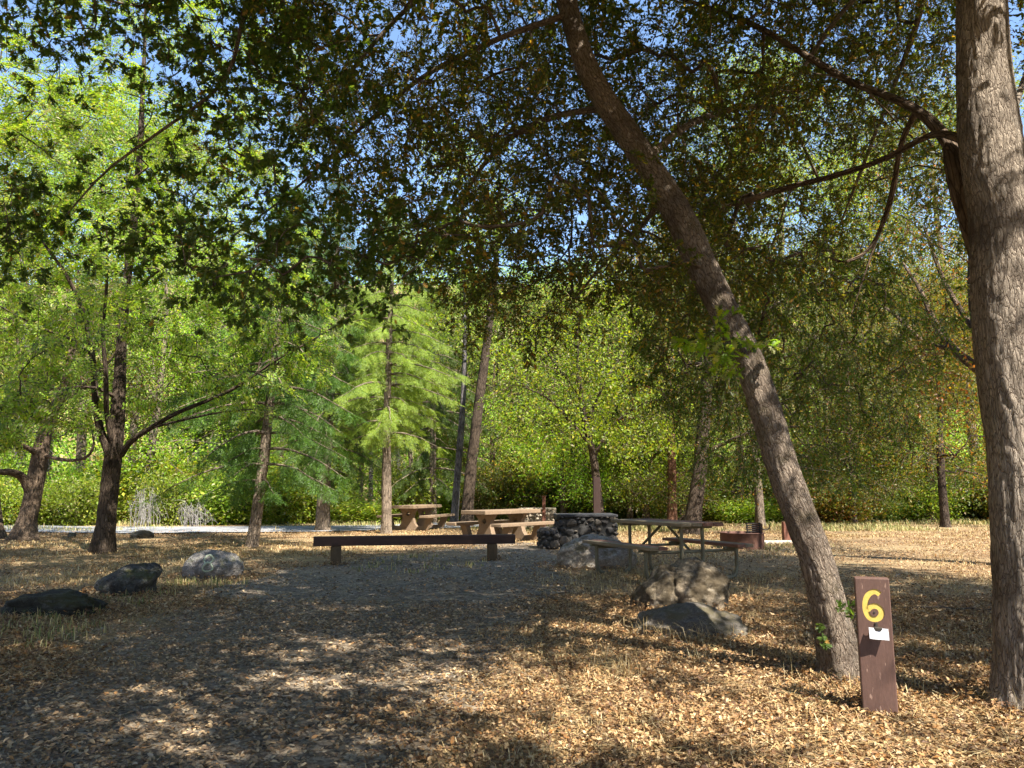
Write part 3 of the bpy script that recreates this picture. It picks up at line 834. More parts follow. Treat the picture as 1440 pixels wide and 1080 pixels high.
# ------------------------------------------------------------------ mid-distance trees
def tree_from(name, label, cat, base, trunk_rows, limbs, attract, rng, bark, leafm, spray, pal, scale, per=1, sides=28, flare=0.3, rows=120, tip=0.006, minz=1.5, droop=0.2, jit=0.3, group=None, step=0.6, spread=0.5, twig=0.0):
    """A tree with measured trunk and limbs: trunk and limb meshes, one crown."""
    pts, rad = trunk_rows
    rad = rad * 0.78; base = np.array([pts[0][0], pts[0][1], float(hfun(pts[0][0], pts[0][1]))]); pts = pts.copy(); pts[0] = base + np.array([0, 0, -0.08])
    root = thing(name, label, cat, base, 0, group)
    a, sm = hero_trunk(pts, rad, rows, sides, flare, int(rng.integers(0, 90)), 0.05)
    seeds = [(sm[::6, :3], sm[::6, 3])]
    a.shift(base); link('trunk', a.mesh('trunk', [bark]), root)
    for k, (p, r) in enumerate(limbs):
        q = catmull(np.column_stack([p, r * 0.66]), 20); seeds.append((q[:, :3], q[:, 3]))
        c = Acc(); c.tube(q[:, :3], q[:, 3], 12, disp=0.06, seed=k); c.shift(base); link('limb', c.mesh('limb', [bark]), root)
    crown = Acc()
    pa, tp, td = grow(seeds, attract, rng, step=step, alpha=0.3, tip=tip, min_z=minz)
    wood_tubes(crown, pa, skip_seed=True, smooth=2, maxsides=8)
    leafy(crown, spray, tp, td, rng, pal, scale, droop=droop, per=per, jit=jit, spread=spread, twig_r=twig, face=0.9)
    crown.shift(base); link('crown', crown.mesh('crown', [bark, leafm]), root)
    return root


def build_mid_trees():
    # two-stemmed feathery tree left of centre
    rng = np.random.default_rng(31); Y = 16.0
    rows = px_path([(143, 776, Y, 38), (148, 740, Y, 33), (153, 700, Y, 31), (158, 650, Y, 30), (164, 600, Y, 27), (168, 540, Y, 22), (171, 480, Y, 18), (177, 410, Y, 15), (186, 330, Y, 14), (194, 250, Y, 12), (200, 150, Y, 9), (204, 40, Y, 6), (206, -60, Y, 3)])
    L = [px_path(r) for r in (
        [(154, 640, 15.9, 18), (140, 600, 15.8, 16), (134, 560, 15.7, 14), (130, 500, 15.5, 12), (117, 440, 15.3, 10), (95, 390, 15, 8), (60, 340, 14.6, 5)],
        [(158, 625, 15.9, 12), (150, 580, 15.6, 11), (149, 530, 15.3, 10), (145, 470, 15.0, 8), (150, 400, 14.6, 6), (150, 320, 14.2, 4)],
        [(170, 640, 16, 14), (185, 620, 15.8, 12), (215, 600, 15.6, 10.5), (250, 580, 15.4, 9.5), (300, 560, 15.2, 8), (340, 540, 15, 7), (390, 505, 14.8, 5.5), (440, 478, 14.6, 4), (500, 440, 14.4, 2.5)],
        [(215, 601, 15.6, 6), (260, 590, 15.2, 5), (310, 580, 14.8, 4), (360, 575, 14.5, 2.5)],
        [(167, 560, 16, 9), (130, 545, 15.4, 7), (70, 548, 14.6, 5), (20, 555, 14, 3)],
        [(172, 470, 16, 9), (180, 420, 16, 8), (210, 390, 15.8, 6), (260, 360, 15.6, 4), (320, 330, 15.4, 2.5)],
        [(130, 500, 15.5, 7), (95, 475, 15.2, 6), (55, 460, 15, 5), (-20, 420, 14.5, 3)])]
    A = [clump(poly_sample([(-60, -60), (330, -80), (430, 60), (460, 330), (400, 440), (300, 470), (160, 450), (60, 480), (-80, 520)], 620, 13.2, 18.2, rng), rng, 1.6, -0.05),
         clump(poly_sample([(-60, 440), (110, 460), (130, 560), (30, 610), (-60, 620)], 110, 12.6, 15.5, rng), rng, 1.0, -0.2),
         clump(poly_sample([(200, 470), (420, 430), (500, 420), (480, 500), (330, 570), (230, 560)], 75, 13.8, 15.6, rng), rng, 1.0, -0.1)]
    A = np.vstack(A); q = (A - [0, 0, CAMZ]) / A[:, 1:2]; front = (q[:, 0] > -0.60) & (q[:, 0] < -0.40) & (A[:, 1] < 16.2) & (q[:, 2] < 0.16)
    A = [A[~front]]
    tree_from('locust_tree', 'dark fork-trunked tree with feathery leaves and one long branch reaching over the clearing', 'tree', G(143, 776), rows, L, np.vstack(A), rng, M['dark_bark'], M['bright_leaf'], 'locust', 'locust', (1.0, 1.55), per=2, jit=0.35, tip=0.006)
    # gnarled oak at the picture edge
    rng = np.random.default_rng(37); Y = 20.0
    rows = px_path([(34, 762, Y, 40), (38, 735, Y, 30), (46, 700, Y, 29), (53, 660, Y, 28), (61, 620, Y, 26), (72, 585, Y, 20), (90, 545, Y, 15), (100, 500, Y, 11), (108, 440, Y, 7), (110, 380, Y, 4)])
    L = [px_path(r) for r in (
        [(46, 700, Y, 22), (32, 672, 19.7, 18), (15, 664, 19.3, 15), (-10, 662, 18.8, 12), (-60, 640, 18, 8)],
        [(62, 640, Y, 9), (85, 646, 19.6, 7.5), (108, 647, 19.3, 7), (125, 640, 19.1, 6), (132, 622, 19, 5), (128, 600, 19, 3)],
        [(55, 640, Y, 13), (35, 628, 19.5, 10), (10, 620, 19, 8), (-30, 600, 18.5, 5)],
        [(66, 600, Y, 14), (45, 560, 19.6, 10), (30, 510, 19.2, 7), (20, 450, 19, 4)],
        [(78, 570, Y, 12), (120, 540, 20, 9), (160, 500, 20, 6), (190, 450, 20, 3)])]
    A = clump(poly_sample([(-120, 420), (40, 370), (170, 400), (230, 500), (220, 600), (130, 610), (60, 580), (-20, 620), (-120, 640)], 420, 17.5, 22.5, rng), rng, 1.3, -0.12)
    tree_from('oak_tree', 'gnarled oak with a low crooked side branch beside the feathery fork-trunked tree', 'tree', G(34, 762), rows, L, A, rng, M['brown_bark'], M['wood_leaf'], 'small', 'dark', (0.9, 1.4), jit=0.3)
    # sliver of trunk cut by the frame
    rng = np.random.default_rng(39); Y = 20.5
    rows = px_path([(-8, 757, Y, 32), (-10, 720, Y, 26), (-16, 650, Y, 24), (-30, 560, Y, 20), (-50, 440, Y, 14), (-60, 330, Y, 6)])
    A = poly_sample([(-190, 260), (30, 260), (40, 480), (-190, 520)], 150, 19, 22.5, rng)
    tree_from('oak_tree', 'trunk sliver with yellow moss cut off by the picture edge near the gnarled oak', 'tree', G(-8, 757), rows, [], A, rng, M['brown_bark'], M['wood_leaf'], 'small', 'wood', (1.0, 1.5))
    # small bright maple behind the stove
    rng = np.random.default_rng(41); Y = 22.0
    rows = px_path([(843, 752, Y, 22), (842, 715, Y, 17), (838, 670, Y, 15), (832, 630, Y, 13), (822, 590, Y, 11), (815, 540, Y, 8), (812, 480, Y, 5), (812, 430, Y, 3)])
    L = [px_path(r) for r in (
        [(832, 628, Y, 8), (800, 590, 21.6, 6), (770, 560, 21.2, 4), (740, 545, 21, 2.5)],
        [(836, 640, Y, 8), (860, 600, 21.8, 6), (900, 570, 21.4, 4), (935, 560, 21.2, 2.5)],
        [(824, 596, Y, 7), (850, 540, 22.2, 5), (880, 490, 22.6, 3)],
        [(818, 560, Y, 6), (780, 510, 22.4, 4), (750, 470, 22.8, 3)])]
    A = clump(poly_sample([(700, 560), (720, 470), (770, 410), (840, 390), (910, 440), (950, 520), (965, 590), (930, 640), (880, 650), (840, 615), (790, 655), (720, 660), (690, 620)], 520, 19.8, 24.2, rng), rng, 1.0, -0.12)
    tree_from('maple_tree', 'small bright green round-crowned tree standing behind the dark stone stove', 'tree', G(843, 752), rows, L, A, rng, M['dark_bark'], M['bright_leaf'], 'broad', 'maple', (0.75, 1.15), per=1, jit=0.25, twig=0)


# ------------------------------------------------------------------ conifers
def conifer_mesh(seed, H, r0, z0, Lmax, lean, pal, droop=0.28, dens=1.0, bare=0.0, hang=0.0):
    """Trunk and crown of a drooping conifer at the origin."""
    rng = np.random.default_rng(seed)
    zs = np.linspace(0, 1, 14)
    path = np.column_stack([lean * H * zs + 0.05 * np.sin(zs * 5 + seed), 0.03 * np.cos(zs * 4 + seed), zs * H]); path[0, 2] = -0.1
    rad = r0 * (1 - zs) ** 0.8 + 0.012
    ta, sm = hero_trunk(path, rad, 140, 26, 0.25, seed, 0.06)
    tm = ta.mesh('trunk', [M['locust_bark']])
    cr = Acc(); z = z0; spos, sdir, ssc = [], [], []
    while z < H - 0.2:
        f = (z - z0) / (H - z0)
        nb = rng.integers(3, 6)
        th0 = rng.uniform(0, 6.28)
        c = np.array([np.interp(z, path[:, 2], path[:, k]) for k in range(3)])
        for b in range(nb):
            if rng.uniform() < bare * (1 - f): continue
            th = th0 + b * 6.283 / nb + rng.normal(0, 0.25)
            L = Lmax * (1 - f) ** 0.85 * min(1, 0.55 + f * 3) * rng.uniform(0.5, 1.2) + 0.15
            o = np.array([math.cos(th), math.sin(th), 0])
            t = np.linspace(0, 1, 7)
            q = c + o * L * t[:, None] + np.array([0, 0, 1]) * (L * (0.12 * t - droop * 1.5 * t ** 2 + 0.25 * t ** 4 * droop))[:, None] + rng.normal(0, 0.02, (7, 3)) * t[:, None]
            cr.tube(q, np.linspace(0.012 + 0.012 * L, 0.004, 7), 5)
            sd = np.cross(o, [0, 0, 1])
            for s in np.arange(0.2, 1.0, 0.085 / max(L, 0.4) / dens) + rng.uniform(0, .05):
                if rng.uniform() < .12: continue
                p = np.array([np.interp(s, t, q[:, k]) for k in range(3)])
                for sg in (-1, 1):
                    d = o * 0.55 + sd * sg * rng.uniform(0.4, 0.95) + np.array([0, 0, -rng.uniform(0.25, 1.15) - hang * rng.uniform(0, 1.3)])
                    spos.append(p); sdir.append(d); ssc.append(rng.uniform(0.7, 1.5) * (0.6 + 0.5 * (1 - s)))
            spos.append(q[-1]); sdir.append(o + np.array([0, 0, -0.4])); ssc.append(0.9)
        z += rng.uniform(0.26, 0.42)
    spos = np.array(spos); sdir = np.array(sdir); n = len(spos)
    up = np.array([0, 0, 1.0]) + rng.normal(0, 0.3, (n, 3))
    place_sprays(cr, 'frond', spos, nrm(sdir), up, np.array(ssc), pal, rng, 1, 0)
    return tm, cr.mesh('crown', [M['locust_bark'], M['needle']])


def stand(name, label, cat, meshes, base, rotz=0, s=1.0, group=None, sz=None):
    o = thing(name, label, cat, base, rotz, group)
    o.scale = (s, s, sz or s)
    link('trunk', meshes[0], o); link('crown', meshes[1], o)
    return o


def onground(p, dz=0.0):
    p = np.array(p, float); p[2] = float(hfun(p[0], p[1])) + dz
    return p


def build_conifers():
    g = onground
    m1 = conifer_mesh(51, 8.8, 0.125, 1.5, 2.9, 0.085, 'needle', 0.34, 0.8, hang=0.9, bare=.1)
    stand('conifer_tree', 'dark drooping conifer with a thin leaning trunk beyond the lichen-marked grey boulder', 'tree', m1, g(G(352, 768)))
    m2 = conifer_mesh(53, 10.5, 0.14, 2.9, 2.6, 0.0, 'brightneedle', 0.3, 0.85, hang=0.5, bare=.05)
    stand('conifer_tree', 'bright green conifer with a straight sunlit trunk behind the long wooden barrier', 'tree', m2, g(G(543, 751)))
    m3 = conifer_mesh(55, 12.0, 0.20, 1.9, 2.6, 0.01, 'needle', 0.4, 0.75, hang=0.7)
    stand('conifer_tree', 'thick-based shaded conifer between the dark drooping conifer and the straight sunlit one', 'tree', m3, g(G(455, 747)))
    grp = 'conifers along the edge of the clearing'
    lab = 'green conifer standing among others at the edge of the clearing'
    for px, py, Y, mm, s, r in [(430, 742, 33, m2, 1.25, 1.0), (610, 742, 31, m1, 1.15, 2.0), (300, 742, 36, m3, 1.1, 2.7), (655, 740, 40, m2, 1.3, 0.4), (505, 742, 34, m2, 1.0, 4.0),
                                (1230, 735, 37, m1, 0.6, 3.3), (1165, 735, 39, m1, 0.55, 0.7), (1320, 735, 38, m3, 0.5, 5.0)]:
        q = P(px, py, Y); stand('conifer_tree', lab, 'tree', mm, g(q), r, s, grp)


# ------------------------------------------------------------------ the wood behind
def broad_mesh(seed, H, W, zc, r0, n, spray, pal, scale, bark, leafm, lobes=11, lean=0.03, per=1, fork=3):
    rng = np.random.default_rng(seed)
    zs = np.linspace(0, 1, 9)
    path = np.column_stack([lean * H * zs + 0.02 * H * np.sin(zs * 4 + seed) * zs, 0.02 * H * np.cos(zs * 5 + seed) * zs, zs * H * 0.86]); path[0, 2] = -0.15
    rad = r0 * (1 - zs) ** 0.7 + 0.015
    ta, sm = hero_trunk(path, rad, 90, 22, 0.3, seed, 0.06)
    tm = ta.mesh('trunk', [bark])
    A = []
    for k in range(lobes):
        u = rng.uniform(); z = zc + (H - zc) * u
        rr = W * 0.5 * math.sqrt(max(0.05, 1 - (2 * u - 0.85) ** 2 / 1.6)) * rng.uniform(0.25, 0.95); th = rng.uniform(0, 6.283)
        c = np.array([rr * math.cos(th), rr * math.sin(th), z]); s = W * rng.uniform(0.06, 0.15)
        A.append(c + rng.normal(0, 1, (n // lobes, 3)) * np.array([s, s, s * 0.5]))
    A = np.vstack(A); A = A[A[:, 2] > zc * 0.75]; A = A[fbm(A * 0.9, 2, seed) > -.08]
    cr = Acc()
    pa, tp, td = grow([(sm[::6, :3], sm[::6, 3])], A, rng, step=0.9, alpha=0.35, tip=0.011, min_z=zc * 0.6)
    bare = rng.uniform(size=len(tp)) > .14; tp, td = tp[bare], td[bare]
    wood_tubes(cr, pa, skip_seed=True, smooth=1, maxsides=7)
    leafy(cr, spray, tp, td, rng, pal, scale, droop=0.2, per=per, jit=0.35, face=0.9)
    return tm, cr.mesh('crown', [bark, leafm])


def build_wood():
    g = onground
    tall = [broad_mesh(61, 17, 9.5, 3.0, 0.2, 1300, 'broad', 'locust', (0.9, 1.5), M['grey_bark'], M['wood_leaf'], 26),
            broad_mesh(62, 19, 8.5, 3.4, 0.2, 1200, 'small', 'wood', (1.0, 1.6), M['locust_bark'], M['wood_leaf'], 26),
            broad_mesh(63, 15, 9.5, 2.4, 0.18, 1200, 'broad', 'maple', (0.85, 1.4), M['locust_bark'], M['wood_leaf'], 24)]
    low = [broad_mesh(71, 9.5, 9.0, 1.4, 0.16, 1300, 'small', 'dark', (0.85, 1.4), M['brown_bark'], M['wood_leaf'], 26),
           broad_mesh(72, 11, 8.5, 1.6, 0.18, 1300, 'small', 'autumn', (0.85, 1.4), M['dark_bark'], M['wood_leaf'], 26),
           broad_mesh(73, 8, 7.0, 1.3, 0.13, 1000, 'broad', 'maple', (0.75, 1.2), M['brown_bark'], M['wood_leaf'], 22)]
    # trunks one can tell apart
    grey = broad_mesh(81, 16, 6.5, 6.5, 0.2, 420, 'small', 'wood', (1.2, 1.8), M['dark_bark'], M['wood_leaf'], 10, lean=0.075)
    stand('furrowed_tree', 'tall furrowed grey trunk leaning behind the near concrete picnic table', 'tree', grey, g(P(655, 742, 27)))
    pale = broad_mesh(82, 12, 4.0, 6.0, 0.13, 130, 'small', 'wood', (1.0, 1.5), M['grey_bark'], M['wood_leaf'], 7, lean=0.04)
    stand('pale_tree', 'slim pale grey trunk beside the tall furrowed leaning trunk', 'tree', pale, g(P(638, 742, 28)))
    redt = broad_mesh(83, 12, 4.5, 4.2, 0.16, 220, 'small', 'autumn', (1.1, 1.6), M['red_bark'], M['wood_leaf'], 8, lean=0.0)
    stand('red_barked_tree', 'straight red-brown trunk rising behind the pipe-legged picnic table', 'tree', redt, g(P(945, 738, 27)))
    rng = np.random.default_rng(84); Y = 23.0
    jr = px_path([(972, 748, Y, 34), (977, 715, Y, 27), (984, 660, Y, 25), (990, 590, Y, 23), (996, 510, Y, 19), (1002, 430, Y, 13), (1005, 340, Y, 7)])
    JL = [px_path(r) for r in ([(990, 590, Y, 12), (1040, 540, 22.6, 9), (1110, 500, 22, 7), (1190, 480, 21.5, 4)], [(995, 520, Y, 12), (1060, 450, 22.5, 9), (1150, 400, 22, 6), (1250, 380, 21.5, 3)],
                               [(986, 640, Y, 9), (1050, 610, 22.3, 7), (1120, 600, 21.6, 5), (1200, 610, 21, 3)], [(992, 560, Y, 9), (950, 510, 23, 7), (910, 480, 23, 4)])]
    A = clump(poly_sample([(890, 340), (1060, 320), (1345, 330), (1350, 540), (1290, 660), (1210, 690), (1040, 680), (960, 600), (900, 520)], 1100, 19.5, 25.0, rng), rng, 1.0, -0.02)
    tree_from('oak_tree', 'dark furrowed oak with drooping twiggy boughs behind the leaning oak', 'tree', None, jr, JL, A, rng, M['dark_bark'], M['wood_leaf'], 'small', 'dark', (0.7, 1.15), jit=0.3, minz=1.0, droop=0.5, tip=0.008)
    stand('slim_tree', 'thin dark trunk standing just beside the dark stone stove', 'tree', low[2], g(P(792, 742, 29)), 1.0, 0.8)
    g2 = 'slim shaded trunks behind the stove and the pipe-legged table'
    for px, Y, s in [(886, 29, 0.85), (910, 28, 0.8)]:
        stand('slim_tree', 'slim shaded trunk standing behind the pipe-legged picnic table', 'tree', low[2 if s > .82 else 0], g(P(px, 740, Y)), px * 0.1, s, g2)
    # orange-leaved madrone-like tree hidden behind the pale oak
    rng = np.random.default_rng(85); Y = 13.0
    rows = px_path([(1432, 790, Y, 46), (1430, 700, Y, 40), (1422, 600, Y, 36), (1404, 540, Y, 32), (1380, 480, Y, 24), (1368, 400, Y, 18), (1370, 300, Y, 12), (1375, 200, Y, 6)])
    L = [px_path(r) for r in ([(1404, 540, Y, 26), (1370, 515, 13.2, 22), (1340, 490, 13.5, 18), (1315, 455, 14, 14), (1295, 410, 14.5, 9), (1270, 370, 15, 5)],
                              [(1340, 490, 13.5, 12), (1300, 480, 14, 9), (1255, 440, 14.6, 6), (1225, 420, 15, 3)],
                              [(1380, 480, Y, 14), (1330, 400, 13.6, 10), (1300, 320, 14, 6)])]
    A = clump(poly_sample([(1240, 240), (1345, 230), (1480, 240), (1480, 620), (1380, 590), (1290, 560), (1230, 470), (1220, 330)], 330, 12.2, 16.5, rng), rng, 1.1, -0.1)
    tree_from('oak_tree', 'oak with orange-tinged leaves and dark limbs emerging behind the thick pale trunk', 'tree', g(G(1432, 790)), rows, L, A, rng, M['brown_bark'], M['wood_leaf'], 'small', 'autumn', (0.75, 1.2), jit=0.25)
    # rows of trees
    rows = [
        ('broadleaf_tree', 'sunlit tall broadleaf tree in the wood behind the road', 'tall trees of the wood behind the road', tall,
         [(20, 33, 1.05), (110, 36, 1.1), (200, 32, .95), (270, 38, 1.1), (-70, 36, 1.1), (340, 36, .78), (60, 45, 1.2), (180, 46, 1.25), (290, 50, 1.15), (-160, 42, 1.1), (-260, 36, 1.1), (-60, 52, 1.3)]),
        ('broadleaf_tree', 'green broadleaf tree filling the wood behind the tables', 'trees of the wood behind the tables', [tall[2], low[2], tall[0], low[0]],
         [(390, 40, .72), (450, 46, .85), (520, 42, .66), (690, 35, .9), (580, 37, .72), (635, 44, .95), (560, 55, .8), (745, 38, 1.1), (480, 58, .7), (430, 60, 1.0), (610, 62, .8), (805, 41, 1.2), (360, 62, .9), (330, 50, 1.2), (500, 70, .8), (865, 37, 1.05)]),
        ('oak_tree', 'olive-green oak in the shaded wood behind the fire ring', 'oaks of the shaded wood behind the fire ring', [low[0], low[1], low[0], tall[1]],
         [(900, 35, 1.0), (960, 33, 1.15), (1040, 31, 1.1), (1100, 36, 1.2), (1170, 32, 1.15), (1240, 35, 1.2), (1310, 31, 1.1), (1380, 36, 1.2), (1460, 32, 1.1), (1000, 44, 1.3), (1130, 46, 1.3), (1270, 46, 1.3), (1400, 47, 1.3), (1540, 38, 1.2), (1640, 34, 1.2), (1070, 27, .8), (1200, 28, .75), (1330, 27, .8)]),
    ]
    rng = np.random.default_rng(90)
    for name, lab, grp, ms, spots in rows:
        for k, (px, Y, s) in enumerate(spots):
            q = P(px, 740, Y); s = s * rng.uniform(0.93, 1.07)
            stand(name, lab, 'tree', ms[k % len(ms)], g(q), rng.uniform(0, 6.28), s, grp)
    # trees on the near side, out of frame, that shade the campsite from the sun's side
    # shrubs
    def shrub_mesh(seed, pal, spray):
        r = np.random.default_rng(seed); a = Acc(); sp, sd = [], []
        for k in range(16):
            th = r.uniform(0, 6.283); L = r.uniform(0.8, 1.7); o = np.array([math.cos(th) * r.uniform(.2, .7), math.sin(th) * r.uniform(.2, .7), 1.0])
            q = np.array([o * L * t + np.array([0, 0, -0.1 - 0.25 * t * t * (o[0] ** 2 + o[1] ** 2)]) for t in np.linspace(0, 1, 5)]); a.tube(q, np.linspace(.018, .005, 5), 5)
            for t in np.arange(0.15, 1.05, 0.09):
                p = np.array([np.interp(t, np.linspace(0, 1, 5), q[:, c]) for c in range(3)])
                for _ in range(2):
                    d = r.normal(0, 1, 3); d[2] = abs(d[2]) * 0.4; sp.append(p + d * 0.14); sd.append(d)
        leafy(a, spray, np.array(sp), nrm(np.array(sd)), r, pal, (0.7, 1.15), droop=0.1, face=1.0)
        # stems separate from leaves: split by material
        return a.mesh('foliage', [M['brown_bark'], M['wood_leaf']])
    sh = [shrub_mesh(95, 'wood', 'broad'), shrub_mesh(96, 'locust', 'broad'), shrub_mesh(97, 'dark', 'small'), shrub_mesh(98, 'autumn', 'small')]
    sg = [('light green leafy shrub in the sunlit thicket beyond the road', 'shrubs of the thicket beyond the road', [0, 1, 1],
           [(15, 28.5, 1), (60, 29.5, 1.1), (110, 28.5, .95), (150, 30, 1.2), (195, 31, 1.1), (235, 28.8, .85), (275, 30.5, 1.1), (320, 29.5, 1.0), (360, 31, 1.2), (395, 30, .9), (-50, 29, 1.2), (90, 32, 1.5), (220, 33, 1.5), (-120, 30, 1.3)]),
          ('leafy shrub filling the gap between the trunks behind the tables', 'shrubs behind the tables', [0, 1, 3, 2, 2],
           [(430, 31, 1.2), (475, 33, 1.3), (515, 30, 1.0), (575, 32, 1.2), (620, 33, 1.3), (690, 31, 1.1), (725, 33, 1.3), (770, 32, 1.2), (815, 33, 1.2), (870, 34, 1.2)]),
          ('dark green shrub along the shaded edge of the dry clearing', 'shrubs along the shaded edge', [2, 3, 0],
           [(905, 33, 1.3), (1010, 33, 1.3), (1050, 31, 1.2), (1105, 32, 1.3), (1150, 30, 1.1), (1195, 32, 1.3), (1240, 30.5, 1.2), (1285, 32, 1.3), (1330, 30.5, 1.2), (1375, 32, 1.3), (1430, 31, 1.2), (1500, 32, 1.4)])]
    for lab, grp, which, spots in sg:
        for k, (px, Y, s) in enumerate(spots):
            q = g(P(px, 740, Y)); o = link('shrub', sh[which[k % 3 if len(which) == 3 else (k % 2 if px < 640 else 2 + k % 3)]]); o.location = q; o.rotation_euler = (0, 0, rng.uniform(0, 6.28)); s *= rng.uniform(.7, 1.25); o.scale = (s * rng.uniform(0.9, 1.5), s * 1.2, s * rng.uniform(.55, 1.5)); o.location.y += rng.uniform(-1.2, 1.5)
            tag(o, lab, 'shrub', grp)
    # bleached dead shrubs by the road
    for lab, px, py, Y, wpx, hpx, seed, arch in (('tall dead grey brush heap with fanned bare twigs beyond the road', 202, 742, 27.5, 52, 52, 5, 0.35), ('arching dead grey bush beside the taller bare brush heap', 270, 744, 27.2, 46, 36, 6, 0.9)):
        r = np.random.default_rng(seed); a = Acc(); W = wpx * Y / F; Hh = hpx * Y / F
        for k in range(36):
            th = r.uniform(0, 6.283); b0 = np.array([r.normal(0, W * .16), r.normal(0, W * .16), 0]); hgt = Hh * r.uniform(.45, 1.05); sp = W * r.uniform(.1, .55)
            o2 = np.array([math.cos(th), math.sin(th) * .7, 0]); top = b0 + o2 * sp * .45 + np.array([0, 0, hgt]); end = b0 + o2 * sp + np.array([arch * W * .25 * (1 if k % 3 else 0), 0, hgt * r.uniform(.25, .95) * (1 - .5 * arch)])
            q = catmull(np.array([b0, b0 + (top - b0) * [.3, .3, .6] + r.normal(0, .04, 3), top, end]), 12) + r.normal(0, .018, (12, 3)); q[0, 2] = -.05
            a.tube(q, np.linspace(.010, .003, 12), 4)
            for _ in range(2):
                i0 = int(r.integers(4, 11)); d = r.normal(0, 1, 3) * [1, 1, .6]; a.tube(np.array([q[i0], q[i0] + d * .09, q[i0] + d * .16 + [0, 0, -.05]]), [.006, .004, .003], 3)
        o = link('dead_bush', a.mesh('dead_bush', [M['dead_twig']])); o.location = g(P(px, py, Y)); tag(o, lab, 'bush')


def build_forest():
    """Far wooded slopes that close the view between the trunks."""
    rng = np.random.default_rng(99); acc = Acc(); n = 9000
    th = rng.uniform(-1.25, 1.25, n); d = rng.uniform(64, 150, n)
    x = np.sin(th) * d; y = np.cos(th) * d
    z = hfun(x, y) + rng.uniform(0.2, 1, n) * (4 + 2.5 * noise3(np.column_stack([x * .12, y * .12, x * 0]), 3))
    pos = np.column_stack([x, y, z])
    dirs = nrm(rng.normal(0, 1, (n, 3))); up = np.array([0, -0.3, 1.0]) + rng.normal(0, .3, (n, 3))
    place_sprays(acc, 'broad', pos, dirs, up, rng.uniform(3.0, 5.0, n), 'wood', rng, 1, 0)
    o = link('forest', acc.mesh('forest', [M['brown_bark'], M['wood_leaf']]))
    tag(o, 'far wooded slope showing between the nearer trees', 'forest', kind='stuff')

# ------------------------------------------------------------------ ground, spur, road
SPUR_ROWS = [  # photo pixels: left edge, right edge
    ((-900, 1500), (560, 1500)), ((-420, 1120), (600, 1120)), ((-120, 1010), (640, 1010)), ((60, 945), (690, 945)), ((200, 885), (735, 885)),
    ((300, 838), (765, 838)), ((345, 815), (785, 812)), ((440, 797), (790, 795)), ((560, 784), (785, 782)), ((640, 773), (770, 770)), ((690, 765), (765, 764))]


def spur_edges():
    return np.array([G(*a) for a, b in SPUR_ROWS]), np.array([G(*b) for a, b in SPUR_ROWS])


def spur_mask(x, y):
    """About 1 on the gravel spur, 0 off it."""
    l, r = spur_edges()
    yl = np.interp(y, l[:, 1], l[:, 0]); yr = np.interp(y, r[:, 1], r[:, 0])
    w = 0.6 * fbm(np.stack([x * 0.9, y * 0.9, np.zeros_like(x)], -1), 3, 2)
    d = np.minimum(x - yl, yr - x) + w
    d = np.where(y > l[-1, 1], -1, d)
    return np.clip(d / 0.9 + 0.5, 0, 1)


